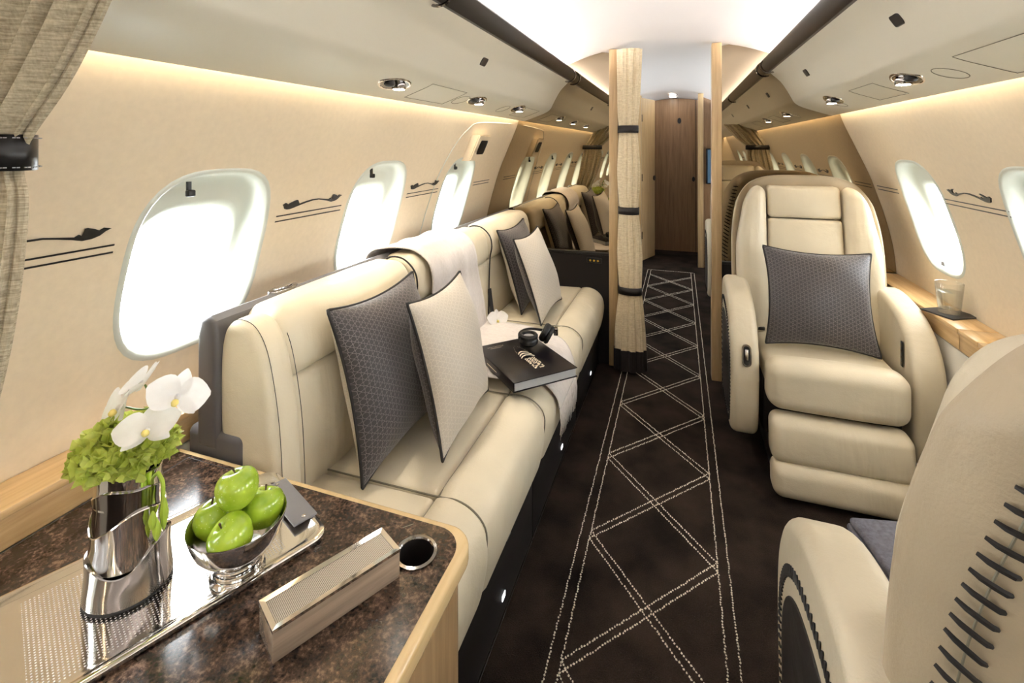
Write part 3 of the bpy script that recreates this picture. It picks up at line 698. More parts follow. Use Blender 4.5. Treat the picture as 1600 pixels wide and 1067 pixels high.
# ------------------------------------------------------------------ pillows
def pillow(name, label, cat, c, right, up, s, front, back, T=.062, seed=0, group=None):
    right = Vector(right).normalized(); up = Vector(up).normalized(); nrm = right.cross(up).normalized(); c = Vector(c); rnd = random.Random(seed)
    M = Matrix((right, up, nrm)).transposed().to_4x4(); M.translation = c
    root = thing(name, label, cat, (0, 0, 0), group); root.matrix_world = M
    n = 22; h = s/2; ph = [rnd.uniform(0, 6) for _ in range(4)]
    def P(u, v, sg):
        au, av = abs(u), abs(v)
        x = u*h*(1-.11*(1-v*v)*au**2.5); y = v*h*(1-.11*(1-u*u)*av**2.5)
        t = max(0, (1-au**2.4)*(1-av**2.4))**.56
        w = .007*math.sin(3.2*u+ph[0])*math.sin(2.6*v+ph[1])*t+.004*math.sin(7*u*v+ph[2])*t
        return Vector((x, y, sg*(T*t)+w))
    def side(sg, mat, nm):
        V = []; Fc = []; UV = []
        for i in range(n+1):
            for j in range(n+1):
                u = math.sin((i/n-.5)*PI) ; v = math.sin((j/n-.5)*PI); V.append(P(u, v, sg)); UV.append(((u+1)/2*s/.4, (v+1)/2*s/.4))
        for i in range(n):
            for j in range(n):
                q = (i*(n+1)+j, (i+1)*(n+1)+j, (i+1)*(n+1)+j+1, i*(n+1)+j+1); Fc.append(q if sg > 0 else q[::-1])
        me = bpy.data.meshes.new(nm); me.from_pydata(V, [], Fc); uvl = me.uv_layers.new()
        for p in me.polygons:
            for li in p.loop_indices: uvl.data[li].uv = UV[me.loops[li].vertex_index]
        return link(nm, me, mat, root, True)
    side(1, front, 'front_cover'); side(-1, back, 'back_cover')
    B = [P(math.sin((i/n-.5)*PI), -1, 0) for i in range(n)]+[P(1, math.sin((i/n-.5)*PI), 0) for i in range(n)]+[P(math.sin((.5-i/n)*PI), 1, 0) for i in range(n)]+[P(-1, math.sin((.5-i/n)*PI), 0) for i in range(n)]
    pts = [B[0]]
    for p in B[1:]:
        if (p-pts[-1]).length > .003: pts.append(p)
    link('piping', tube(pts, .0042, 8, closed=True), 'stitch_black', root)
    return root
G = 'cushions along the divan back'
pillow('throw_pillow', 'dark charcoal scale-patterned pillow on the divan nearest the table', 'pillow', (-.792, 1.215, .672), (-.03, 1, -.02), (-.25, .01, .97), .435, 'pillow_dark', 'pillow_light', .075, 1, G)
pillow('throw_pillow', 'pale silver scale-patterned pillow leaning beside the draped throw', 'pillow', (-.660, 1.345, .668), (-.10, .99, -.03), (-.27, .02, .96), .415, 'pillow_light', 'pillow_dark', .070, 2, G)
pillow('throw_pillow', 'dark charcoal pillow at the far end of the divan, mostly hidden behind a pale one', 'pillow', (-.806, 2.50, .672), (0, 1, .01), (-.30, 0, .95), .43, 'pillow_dark', 'pillow_light', .058, 3, G)
pillow('throw_pillow', 'pale silver pillow at the far end of the divan near the partition', 'pillow', (-.676, 2.375, .664), (0, 1, 0), (-.33, 0, .943), .415, 'pillow_light', 'pillow_dark', .058, 4, G)

# ------------------------------------------------------------------ throw with fringe
def throw():
    root = thing('throw_blanket', 'pale grey wool throw draped over the divan back and seat with a fringe', 'blanket', (-.70, 1.8, SZ))
    path = [(-1.075, .80, 1.50, 2.0), (-1.077, .88, 1.49, 1.99), (-1.062, .912, 1.50, 1.985), (-1.02, .924, 1.52, 1.98), (-.975, .926, 1.545, 1.975), (-.92, .917, 1.56, 1.97), (-.872, .878, 1.57, 1.97), (-.856, .82, 1.575, 1.975), (-.858, .74, 1.58, 2.00), (-.846, .60, 1.585, 2.04), (-.846, .50, 1.58, 2.075), (-.82, .487, 1.575, 2.09), (-.70, .489, 1.57, 2.09), (-.555, .486, 1.59, 2.05), (-.49, .484, 1.61, 2.02), (-.445, .462, 1.64, 2.0), (-.413, .41, 1.67, 1.975), (-.404, .365, 1.68, 1.955)]
    cv = smooth_curve([(a, b, 0) for a, b, c, d in path], 5); e0 = smooth_curve([(c, d, 0) for a, b, c, d in path], 5)
    n = 30; V = []; Fc = []
    for i, (p, e) in enumerate(zip(cv, e0)):
        q = cv[min(i+1, len(cv)-1)]-cv[max(i-1, 0)]; nx, nz = -q.y, q.x
        L = math.hypot(nx, nz) or 1; nx /= L; nz /= L
        if nx*0+nz < 0 and p.x < -1.0: pass
        for j in range(n+1):
            t = j/n; y = e.x+(e.y-e.x)*t; amp = .003+.003*math.sin(i*.21); w = abs(amp*math.sin(9*t+i*.05)+.0022*math.sin(23*t+1.3*math.sin(i*.13)))
            V.append((p.x-nx*-w, y, p.y-nz*-w))
    m = n+1
    for i in range(len(cv)-1):
        for j in range(n): Fc.append((i*m+j, i*m+j+1, (i+1)*m+j+1, (i+1)*m+j))
    o = part('cloth', pydata(V, Fc), 'throw_wool', root, True)
    sm = o.modifiers.new('thick', 'SOLIDIFY'); sm.thickness = .004; sm.offset = 0
    bm = bmesh.new(); last = cv[-1]; el = e0[-1]; N = 90
    for k in range(N):
        y = el.x+(el.y-el.x)*k/(N-1)+random.uniform(-.002, .002); L = random.uniform(.085, .115); dx = random.uniform(-.004, .010); dy = random.uniform(-.012, .006)
        tube([(last.x+.003, y, last.y), (last.x+.006+dx*.5, y+dy*.5, last.y-L*.5), (last.x+.002+dx, y+dy, last.y-L)], [.0016, .0018, .0011], 4, bm)
    fr = part('fringe', bm, 'throw_wool', root, True); fr['kind'] = 'stuff'
throw()
# ------------------------------------------------------------------ book, headphones, bloom on the seat
def local_thing(name, label, cat, loc, rz=0, group=None):
    o = thing(name, label, cat, loc, group); o.rotation_euler = (0, 0, rz); return o
def lp(name, bm, mat, parent, smooth='auto'): return link(name, bm, mat, parent, smooth)
bk = local_thing('book', 'large black hardback book with pale wing graphic lying on the throw', 'book', (-.540, 1.695, .4935), math.atan2(-.226, .236))
bw, bh, bt = .160, .126, .033   # half length, half width, thickness
lp('front_cover', box(-bw, bw, -bh, bh, bt-.003, bt, .001), 'book_cover', bk); lp('back_cover', box(-bw, bw, -bh, bh, 0, .003, .001), 'book_cover', bk)
lp('spine', box(-bw, bw, -bh, -bh+.004, 0, bt, .001), 'book_cover', bk); lp('pages', box(-bw+.004, bw-.004, -bh+.004, bh-.005, .003, bt-.003), 'page_edge', bk, False)
def flat(pts, z, bm): 
    f = bm.faces.new([bm.verts.new((x, y, z)) for x, y in pts]); return bm
# cover graphic: a pointed row of lamps, chevrons and rings
bm = bmesh.new(); zz = bt+.0004
for s in (-1, 1):
    for i in range(9):
        u = i/8; x = -.098+.06*u; y = s*.022*math.sqrt(u)+.012; flat([(x-.0012, y-.0009), (x+.0012, y-.0009), (x+.0012, y+.0009), (x-.0012, y+.0009)], zz, bm)
for k in range(3):
    x0 = -.036+k*.017; w = .022+.003*k
    for s in (-1, 1):
        P0 = [(x0-.012, .012), (x0-.006, .012+s*w*.55), (x0+.008, .012+s*w), (x0+.013, .012+s*w), (x0+.000, .012+s*w*.5), (x0-.005, .012)]; flat(P0 if s > 0 else P0[::-1], zz, bm)
rr = random.Random(3)
for i in range(7):
    for j in range(3):
        x = .022+i*.0125; y = .012+(j-1)*.0145; R = .0062; 
        if i < 3:
            for q in range(10):
                a0, a1 = 2*PI*q/10, 2*PI*(q+1)/10; flat([(x+R*math.cos(a0), y+R*math.sin(a0)), (x+R*math.cos(a1), y+R*math.sin(a1)), (x+R*.55*math.cos(a1), y+R*.55*math.sin(a1)), (x+R*.55*math.cos(a0), y+R*.55*math.sin(a0))], zz, bm)
        else:
            for q in range(3):
                dx, dy = rr.uniform(-.004, .004), rr.uniform(-.006, .006); a = rr.uniform(.002, .0045); b = rr.uniform(.0012, .003); flat([(x+dx-a, y+dy-b), (x+dx+a, y+dy-b), (x+dx+a, y+dy+b), (x+dx-a, y+dy+b)], zz, bm)
lp('cover_graphic', bm, 'print_white', bk, False)
bm = bmesh.new(); x = -.128
for i in range(11):
    w = rr.uniform(.0018, .0032); y0 = -.088
    yy0 = y0+i*.0062; flat([(x-.003, yy0), (x+.003, yy0), (x+.003, yy0+.0013), (x-.003, yy0+.0013)], zz, bm); flat([(x-.003, yy0), (x-.0018, yy0), (x-.0018, yy0+w), (x-.003, yy0+w)], zz, bm)
for i in range(9): flat([(x+.010, -.082+i*.0052), (x+.0125, -.082+i*.0052), (x+.0125, -.0785+i*.0052), (x+.010, -.0785+i*.0052)], zz, bm)
lp('title_print', bm, 'print_white', bk, False)
bm = bmesh.new(); f = bm.faces.new([bm.verts.new(p) for p in ((-.05, -bh-.0004, .013), (.03, -bh-.0004, .013), (.03, -bh-.0004, .0165), (-.05, -bh-.0004, .0165))]); lp('spine_print', bm, 'print_white', bk, False)

hp = local_thing('headphones', 'black over-ear headphones resting on the book', 'headphones', (-.545, 1.80, .5395), math.radians(20))
def cup(M, nm):
    o = lp(nm, lathe([(.001, -.012), (.030, -.012), (.036, -.006), (.037, .004), (.034, .012), (.030, .016), (.001, .017)], 28), 'black_plastic', hp)
    o.matrix_local = M; c = lp('ear_cushion', lathe([(.020, .018), (.024, .027), (.031, .028), (.036, .022), (.036, .014), (.028, .014)], 28, caps=False), 'black_rubber', o); c.parent = o
    d = lp('inner_cloth', lathe([(.001, .019), (.022, .019)], 24, caps=False), 'grey_plastic', o); return o
M1 = Matrix.Translation((-.01, -.02, .014)); cup(M1, 'ear_cup')
M2 = Matrix.Translation((.055, .012, .034)) @ Matrix.Rotation(math.radians(118), 4, Vector((.25, 1, 0))); cup(M2, 'ear_cup')
lp('headband', tube(smooth_curve([(-.045, -.01, .022), (-.04, .04, .026), (.0, .085, .02), (.055, .09, .012), (.095, .06, .016), (.10, .02, .034)], 6), .007, 8, flat=.6), 'black_plastic', hp)
lp('slider', rbox((.008, .012, .014), .003, 2, 2, lambda x, y, z: (.098+x, .015+y, .036+z)), 'dark_chrome', hp)

# ------------------------------------------------------------------ flowers
def petal_mesh(L, Wd, cup=.25, tip=.15, n=7, m=6):
    V = []; Fc = []
    for i in range(n+1):
        u = i/n; w = Wd*(math.sin(PI*min(1, u*.92+.06))**.75)*(1-tip*u)
        for j in range(m+1):
            v = j/m*2-1; V.append((v*w, u*L, cup*L*(u*u*.55)+cup*w*(v*v)*.7-.12*L*u**3))
    for i in range(n):
        for j in range(m): Fc.append((i*(m+1)+j, i*(m+1)+j+1, (i+1)*(m+1)+j+1, (i+1)*(m+1)+j))
    return V, Fc
def petal_obj(name, L, Wd, cup, mat, parent, M):
    V, Fc = petal_mesh(L, Wd, cup); o = link(name, pydata(V, Fc), mat, parent, True); o.matrix_local = M; return o
def bloom(parent, M, s, top=False):
    """orchid bloom facing local +z"""
    b = bpy.data.objects.new('bloom', None) if parent is not None else None
    return b
def orchid(root, M, s):
    defs = [(90, .88, .30, .0), (215, .82, .26, .0), (325, .82, .26, .0), (12, 1.0, .62, .004), (168, 1.0, .62, .004)]
    for a, L, w, dz in defs:
        R = M @ Matrix.Translation((0, 0, dz*s/.03)) @ Matrix.Rotation(math.radians(a-90), 4, 'Z') @ Matrix.Rotation(math.radians(8), 4, 'X')
        petal_obj('petal', L*s, w*s, .22, 'orchid_petal', root, R)
    l = link('lip', lathe([(.02*s, 0), (.09*s, .02*s), (.12*s, .10*s), (.08*s, .20*s), (.02*s, .23*s)], 12), 'orchid_lip', root, True); l.matrix_local = M @ Matrix.Translation((0, -.12*s, .01)) @ Matrix.Rotation(math.radians(50), 4, 'X')
    c = link('column', lathe([(.02*s, 0), (.09*s, .02*s), (.09*s, .2*s), (.02*s, .26*s)], 10), 'orchid_petal', root, True); c.matrix_local = M @ Matrix.Translation((0, .02*s, .0)) @ Matrix.Rotation(math.radians(15), 4, 'X')
def facing(p, d, roll=0):
    q = Vector(d).normalized().to_track_quat('Z', 'Y'); return Matrix.Translation(p) @ q.to_matrix().to_4x4() @ Matrix.Rotation(roll, 4, 'Z')
of = thing('orchid_flower', 'single white orchid bloom lying on the throw beside the divan back', 'flower', (-.795, 2.085, .50))
orchid(of, facing((0, 0, .002), (.55, -.75, .55), 0), .052)

# ------------------------------------------------------------------ granite topped table and what stands on it
TZ = .592
def tab_poly(ins, y0=.30):
    x0, x1, y1 = -1.112, -.352-ins, .822-ins; r = .05
    return [(x0, y0), (x1, y0)]+[(x1-r+r*math.cos(math.radians(a)), y1-r+r*math.sin(math.radians(a))) for a in range(0, 91, 10)]+[(x0, y1)]
cab = thing('side_cabinet', 'oak veneered side cabinet with brown granite top and pale rim', 'cabinet', (-.73, .56, 0))
part('carcass', prism(tab_poly(.014), 2, 0, TZ-.034), 'cabinet_veneer', cab, 'auto')
part('rim', prism(tab_poly(.0), 2, TZ-.036, TZ+.0005, .009, 4), 'rim_maple', cab)
part('granite_top', prism(tab_poly(.0165), 2, TZ-.004, TZ+.0015), 'granite', cab, False)
part('inlay_line', tube([(-.47, .795, TZ+.0012), (-.485, .78, TZ+.0012)], .0008, 4), 'panel_line', cab)
hl = [(-1.055, .797), (-.872, .797), (-.872, .652), (-1.055, .652)]
part('table_flap_joint', tube([(x, y, TZ+.0013) for x, y in hl], .0012, 4, closed=True), 'black_plastic', cab)
ch = (-.432, .738)
cu = part('cup_holder', lathe([(.036, .0), (.0365, .004), (.031, .0045), (.0295, .0025)], 32, (ch[0], ch[1], TZ+.0015), caps=False), 'dark_chrome', cab)
part('cup_well', lathe([(.0298, .001), (.029, -.06), (.001, -.061)], 32, (ch[0], ch[1], TZ+.0015), caps=False), 'plinth_dark', cab)
CUT(['carcass', 'rim', 'granite_top'], lathe([(.030, -.075), (.030, .02)], 32, (ch[0], ch[1], TZ)))
# tray
ta = math.atan2(.915, .40)
tray = local_thing('serving_tray', 'polished perforated steel serving tray with dark leather grips on the granite table', 'tray', (-.805, .563, TZ+.002), ta)
L2, W2 = .225, .128
bm = bmesh.new(); rings = []
for k, (ins, z) in enumerate([(.004, 0), (0, .002), (-.001, .008), (.003, .0105), (.010, .0095), (.018, .004), (.024, .003)]):
    rings.append([bm.verts.new((x, y, z)) for x, y in rrect(L2-ins, W2-ins, .03, 8)])
for A, B in zip(rings, rings[1:]):
    for i in range(len(A)): bm.faces.new((A[i], A[(i+1) % len(A)], B[(i+1) % len(A)], B[i]))
bm.faces.new(rings[-1]); bm.faces.new(rings[0])
lp('tray_body', bm, 'tray_metal', tray)
for s in (-1, 1):
    g = lp('leather_grip', rbox((.022, .072, .002), .0019, 3, 2, lambda x, y, z, s=s: (s*.207+x, y, .0115+z)), 'slate_leather', tray)
    for y in (-.062, .062): lp('rivet', lathe([(.004, 0), (.0038, .0018), (.001, .0026)], 12, (s*.207, y, .0133)), 'bowl_steel', g)
# vase
TT = TZ+.0055
VX, VY = -.835, .532
vase = thing('vase', 'tall polished metal vase with overlapping bark-like cut layers', 'vase', (VX, VY, TT))
def tier(z0, z1, r0, r1, ph, lip=.016):
    prof = [(r0, z0), (r0+(r1-r0)*.3, z0+(z1-z0)*.3), (r0+(r1-r0)*.65, z0+(z1-z0)*.65), (r1+.0025, z1), (r1+.0012, z1+.0012), (r1-.003, z1), (r0-.003, z0+.004)]
    def wb(r, z, a, j):
        k = 1.0 if j in (3, 4, 5) else (.55 if j == 2 else 0)
        wav = lip*(.5*math.sin(2*a+ph)+.3*math.sin(3*a+2*ph)+.25*max(-1, min(1, 4*math.sin(a+ph))))
        return r*(1+.012*math.sin(2*a+ph)), z+k*wav
    return lathe(prof, 72, (VX, VY, TT), wb, caps=False)
part('base_ring', lathe([(.001, 0), (.057, 0), (.0585, .003), (.057, .007), (.05, .008)], 48, (VX, VY, TT)), 'black_rubber', vase)
part('metal_layer', tier(.006, .066, .058, .0525, .3), 'dark_chrome', vase); part('metal_layer', tier(.056, .122, .0525, .0475, 1.6, .018), 'chrome', vase)
part('metal_layer', tier(.108, .163, .0475, .0440, 2.9, .018), 'dark_chrome', vase); part('metal_layer', tier(.148, .192, .0450, .0425, 4.0, .010), 'chrome', vase)
hy = thing('hydrangea', 'green ruffled hydrangea head filling the top of the metal vase', 'flower', (VX, VY, TT+.17))
bm = bmesh.new(); rh = random.Random(5)
for k in range(430):
    u = rh.uniform(-.35, 1); th = rh.uniform(0, 2*PI); R = rh.uniform(.82, 1.04); q = math.sqrt(1-u*u)
    d = Vector((q*math.cos(th), q*math.sin(th), u)); c = Vector((VX-.012, VY+.004, TT+.214))+Vector((d.x*.066*R, d.y*.066*R, d.z*.044*R))
    dirn = (d+Vector((rh.uniform(-1, 1), rh.uniform(-1, 1), rh.uniform(-1, 1)))).normalized()
    M = facing(c, dirn, rh.uniform(0, 6)); s = rh.uniform(.011, .018)
    cen = bm.verts.new(M @ Vector((0, 0, -.006))); ring = []; n = 10
    for i in range(n):
        a = 2*PI*i/n; rr_ = s*(1 if i % 2 else .80)*rh.uniform(.85, 1.1); ring.append(bm.verts.new(M @ Vector((rr_*math.cos(a), rr_*math.sin(a)*.72, .004*math.sin(3*a+k)+rh.uniform(-.003, .003)))))
    for i in range(n): bm.faces.new((cen, ring[i], ring[(i+1) % n]))
o = part('ruffled_petals', bm, 'hydrangea_petal', hy, False); o['kind'] = 'stuff'
part('flower_core', lathe([(.001, -.02), (.03, -.012), (.048, .01), (.042, .03), (.001, .04)], 16, (VX-.012, VY+.004, TT+.204)), 'stem_green', hy)
oc = thing('orchid_spray', 'white orchid spray with four blooms rising above the hydrangea', 'flower', (VX+.02, VY, TT+.15))
ST = smooth_curve([(VX+.02, VY+.0, TT+.15), (VX+.012, VY+.006, TT+.25), (-.790, .548, .875), (-.795, .551, .903), (-.782, .558, .918), (-.775, .563, .922)], 6)
part('stem', tube(ST, .0028, 8), 'stem_green', oc)
part('bud', lathe([(.001, -.008), (.006, -.003), (.006, .004), (.001, .009)], 10, (-.780, .558, .922)), 'bud_green', oc)
camd = lambda p: (Vector((0, 0, 1.3))-Vector(p)).normalized()
for p, dv, s, rl in (((-.862, .542, .872), (-.35, -.75, .40), .048, .5), ((-.835, .555, .908), (-.75, -.3, .6), .044, .3), ((-.757, .556, .902), (.65, -.65, .30), .046, -.3), ((-.780, .525, .856), (.30, -.45, .85), .046, .2)):
    b = bpy.data.objects.new('bloom', None); COL.objects.link(b); b.empty_display_size = .02; b.parent = oc; b.matrix_local = Matrix.Translation(Vector(p)-Vector(oc.location)); orchid(b, facing((0, 0, 0), dv, rl), s)
    part('flower_stalk', tube(smooth_curve([ST[14], (ST[14]+Vector(p))/2+Vector((0, 0, -.006)), Vector(p)-Vector(dv).normalized()*.002], 4), .0016, 6), 'stem_green', oc)
gs = thing('flower_shoot', 'green flower shoot with buds hanging down the vase side', 'flower', (VX+.05, VY+.01, TT+.16))
part('stalk', tube(smooth_curve([(VX+.028, VY+.018, TT+.182), (VX+.050, VY+.018, TT+.165), (VX+.056, VY+.014, TT+.13), (VX+.061, VY+.010, TT+.10)], 5), [.003]*16, 8), 'bud_green', gs)
for dx, dy, z0, z1 in ((.062, .012, .15, .095), (.060, -.004, .135, .105), (.0615, .001, .12, .085)):
    part('bud', tube([(VX+dx, VY+dy, TT+z0-(z0-z1)*t) for t in (0, .2, .5, .8, 1)], [.001, .004, .0065, .0045, .001], 8), 'bud_green', gs)
# bowl of apples
BX, BY = -.690, .607
bowl = thing('fruit_bowl', 'footed polished steel bowl holding green apples on the tray', 'bowl', (BX, BY, TT))
part('foot', lathe([(.001, 0), (.040, 0), (.041, .003), (.037, .008), (.033, .02), (.0335, .03), (.031, .032), (.001, .032)], 40, (BX, BY, TT)), 'bowl_steel', bowl)
for z in (.009, .016, .023): part('foot_ring', tube([(BX+(.0367-.2*(z-.009))*math.cos(a), BY+(.0367-.2*(z-.009))*math.sin(a), TT+z) for a in [2*PI*i/36 for i in range(36)]], .0018, 6, closed=True), 'chrome', bowl)
part('basin', lathe([(.001, .03), (.034, .031), (.053, .042), (.066, .062), (.0735, .090), (.073, .092), (.071, .090), (.063, .063), (.050, .045), (.032, .036), (.001, .035)], 48, (BX, BY, TT)), 'bowl_steel', bowl)
def apple(c, r, tilt, rz, label):
    a = thing('green_apple', label, 'apple', c, 'green apples in the steel bowl'); a.rotation_euler = (tilt[0], tilt[1], rz)
    prof = [(.001, -.80), (.15, -.86), (.32, -.88), (.55, -.78), (.78, -.55), (.94, -.22), (1.0, .10), (.96, .42), (.80, .70), (.56, .84), (.34, .85), (.18, .77), (.08, .64), (.001, .55)]
    pr = [(p.x, p.z) for p in smooth_curve([(x, 0, z) for x, z in prof], 3)]
    lp('flesh', lathe([(x*r, z*r) for x, z in pr], 32, wob=lambda R, z, t, j: (R*(1+.025*math.cos(5*t)*(z/r < -.3)), z)), 'apple_skin', a, True)
    lp('stalk', tube([(0, 0, .5*r), (.03*r, 0, .78*r), (.14*r, 0, 1.0*r)], [.04*r, .035*r, .055*r], 8), 'apple_stem', a)
apple((-.668, .576, TT+.086), .0325, (.35, -.55, 0), .2, 'green apple at the front of the steel bowl')
apple((-.726, .597, TT+.085), .0325, (-.3, -.2, 0), 1.2, 'green apple at the left of the steel bowl, under the top one')
apple((-.672, .641, TT+.086), .0325, (.2, .3, 0), 2.5, 'green apple at the right of the steel bowl')
apple((-.690, .606, TT+.137), .0325, (.1, .28, 0), 3.2, 'topmost green apple resting on the other three')
# speaker
spk = local_thing('table_speaker', 'wood veneered tabletop speaker bar with a chrome framed mesh top', 'speaker', (-.505, .616, TZ+.002), math.atan2(.167, .087))
lp('body', box(-.098, .098, -.030, .030, 0, .044, .0015), 'speaker_wood', spk)
bm = bmesh.new(); rings = [[bm.verts.new((x, y, z)) for x, y in ((-hx, -hy_), (hx, -hy_), (hx, hy_), (-hx, hy_))] for hx, hy_, z in ((.0985, .0305, .042), (.0985, .0305, .0465), (.091, .0225, .0455), (.091, .0225, .043))]
for A, B in zip(rings, rings[1:]):
    for i in range(4): bm.faces.new((A[i], A[(i+1) % 4], B[(i+1) % 4], B[i]))
lp('chrome_frame', bm, 'chrome', spk, False); lp('mesh_grille', box(-.091, .091, -.0225, .0225, .040, .0442), 'speaker_mesh', spk, False)

# ------------------------------------------------------------------ club armchairs
def club_seat(label, loc, rz, parts=True):
    root = local_thing('club_armchair', label, 'armchair', loc, rz)
    # seat faces local -y, centre of cushion at the origin
    def cush(x, y, z):
        return (x, -.02+y, .40+z+(.014*(1-(x/.225)**2)*(1-(y/.22)**2) if z > 0 else 0))
    lp('seat_cushion', rbox((.225, .225, .055), .022, 10, 5, cush), 'seat_leather', root)
    def roll(x, y, z): return (x, -.245+y-.010*(1-(x/.235)**2)*(y < 0), .388+z+.018*(1-(z/.095)**2)*0+(.006*(1-(x/.23)**2) if z > 0 else 0))
    lp('thigh_bolster', rbox((.232, .062, .092), .052, 8, 7, roll), 'seat_leather', root)
    for z0, yo, hz in ((.205, -.292, .082), (.075, -.312, .060)):
        lp('leg_rest_pad', rbox((.225, .05, hz), .036, 8, 6, lambda x, y, z, z0=z0, yo=yo: (x, yo+y-.008*(1-(z/.08)**2)*(y < 0)-.10*(0)-(.205-z0-z)*.10, z0+z)), 'seat_leather', root)
    # back: lean function
    def lean(z): return .155+.125*max(0, (z-.45))/.70
    def bk(hx, z0, z1, thick, r, cx=0, bul=.012, n=8, yo=0, tw=0):
        hz = (z1-z0)/2; zc = (z0+z1)/2
        def f(x, y, z):
            u = x/hx; w = z/hz; t = (z0+(z+hz)-.45)/.70
            b = bul*(1-u*u)*(1-w*w) if y < 0 else 0
            ww = 1-tw*max(0, t)**2
            return ((cx+x)*ww, lean(zc+z)+y-b+yo, zc+z)
        return rbox((hx, thick, hz), r, n, 5, f)
    lp('head_pad', bk(.155, .965, 1.112, .040, .018, tw=.04), 'seat_leather', root)
    lp('back_pad', bk(.155, .43, .961, .040, .016, bul=.018, tw=.04), 'seat_leather', root)
    for s in (-1, 1):
        def f(x, y, z, s=s):
            t = (z+.345)/.69; prof = math.sqrt(max(0, 1-max(0, (t-.80)/.20)**2)) if t > .8 else 1
            xo = .205+x*(1.0)
            wide = .280+.012*math.sin(PI*min(1, t*1.05))-.045*max(0, t-.55)**1.5*2
            xx = .158+(x+.055)/.11*(wide-.158)
            zz = .44+(t*.672)
            drop = .12*max(0, ((xx-.18)/.10))**2 if t > .6 else 0
            zz -= drop*max(0, (t-.6)/.4)
            fwd = .030*((xx-.158)/.14) if y < 0 else 0
            return (s*xx, lean(zz)+y*(1.0 if y < 0 else .35)-.006-fwd, zz)
        lp('side_wing', rbox((.055, .065, .345), .045, 10, 7, f), 'seat_leather', root)
    # outer shell
    def sh(x, y, z):
        t = (z+.37)/.74; zz = .40+t*.762; u = x/.30
        hx = .300+.012*math.sin(PI*min(1, t*1.1))
        rnd = .10*abs(u)**4*max(0, (t-.55)/.45)**1.2
        xx = u*hx*(1-.06*max(0, (t-.6)/.4)**2)
        yb = lean(zz)+.025+y+.008*t-.055*abs(u)**2.4*min(1, (y+.075)/.11)+.075*(1-abs(u)**10)*max(0, 1-2.4*(y+.075)/.15)
        return (xx, yb, zz-rnd)
    shell = lp('back_shell', rbox((.30, .075, .37), .070, 16, 9, sh), 'taupe_leather', root)
    st = None
    for s in (-1, 1):
        def pt(t, off, d=0):
            zz = .42+t*.68; u = .93-.13*t**2+off; q = sh(s*.30*u, .075, -.37+.74*((zz-.40)/.757)); return Vector((q[0], q[1]+.0015+d, q[2]))
        n = 30
        lp_seam = lp('shell_seam', tube([pt(k/(n-1), 0, -.0002) for k in range(n)], .0012, 5), 'panel_line', shell)
        for k in range(n):
            t = k/(n-1); a = pt(t, .05); b = pt(max(0, t-.028), -.050); m = (a+b)/2+Vector((0, .002, 0))
            bm = tube([a-Vector((0, .003, 0)), a*.8+b*.2+Vector((0, .0014, 0)), m, a*.2+b*.8+Vector((0, .0014, 0)), b-Vector((0, .003, 0))], [.0022, .0031, .0033, .0031, .0022], 6)
            lp('stitch', bm, 'stitch_black', shell)
    # arms
    def arm_poly(k=0):
        pts = [(.20, .14), (.24, .30), (.25, .50), (.235, .640), (.18, .685), (.08, .690), (-.06, .662), (-.165, .600), (-.228, .515), (-.250, .42), (-.245, .30), (-.225, .19), (-.19, .135), (-.10, .115), (.08, .115)]
        return [(p.x, p.y) for p in smooth_curve([(a, b, 0) for a, b in pts], 4, True)]
    for s in (-1, 1):
        xi, xo = s*.250, s*.352
        ap = arm_poly(); arm = lp('armrest', prism(ap, 0, xi, xo, .026, 6), 'seat_leather', root)
        cy, cz = 0.0, .36
        ins = [(cy+(y-cy)*.68-.005, cz+(z-cz)*.66-.03) for y, z in ap]
        lp('side_panel', prism(ins, 0, xo-s*.004, xo+s*.003, .002, 2), 'dark_leather', arm)
        ring = [Vector((xo+s*.0015, cy+(y-cy)*.78, cz+(z-cz)*.77-.02)) for y, z in ap]
        bm = bmesh.new()
        dense = smooth_curve(ring, 3, True)
        for k in range(0, len(dense)-1, 2):
            a, b = dense[k], dense[(k+1) % len(dense)]; d = (b-a).normalized(); w = Vector((0, -d.z, d.y))*.009; tube([a-w+d*.003, a+Vector((s*.0015, 0, 0)), a+w-d*.003], .0022, 5, bm)
        o = lp('edge_stitching', bm, 'stitch_black', arm); o['kind'] = 'stuff'
        if s < 0:
            M = Matrix.Translation((s*.298, -.2385, .470)) @ Matrix.Rotation(math.radians(-12), 4, 'X')
            def oval(hw, hh, d0, d1, nm, mt, pr):
                oo = lp(nm, prism(rrect(hw, hh, hw*.98, 6), 1, d0, d1, .001, 1), mt, pr); oo.matrix_local = M; return oo
            oval(.017, .042, -.012, .02, 'latch_bezel', 'dark_chrome', arm); oval(.0125, .036, -.0125, .0, 'latch_recess', 'black_plastic', arm)
            oo = lp('latch_lever', box(-.006, .006, -.017, -.010, -.018, .024, .002), 'bowl_steel', arm); oo.matrix_local = M
        else:
            oo = lp('control_strip', box(.2415, .246, -.165, -.145, .47, .565, .003), 'black_plastic', arm)
            for q in range(4): lp('button', box(.2405, .2425, -.160, -.150, .478+q*.022, .490+q*.022, .001), 'dark_chrome', arm)
    lp('base', prism(rrect(.20, .18, .03, 4), 2, 0, .16, .004, 2), 'black_plastic', root)
    lp('seat_pan', box(-.235, .235, -.20, .25, .15, .36, .02), 'plinth_dark', root)
    for s in (-1, 1): lp('belt_buckle', rbox((.022, .012, .008), .004, 2, 2, lambda x, y, z, s=s: (s*.205+x, .09+y, .475+z)), 'black_plastic', root)
    return root
CX = .545
far = club_seat('cream leather club armchair facing the camera with a dark pillow on it', (CX+.005, 2.36, 0), 0)
near = copy_tree(far); near['label'] = 'cream leather club armchair in the foreground seen from behind, black stitching on its back'
near.location = (CX-.005, .872, 0); near.rotation_euler = (0, 0, PI)
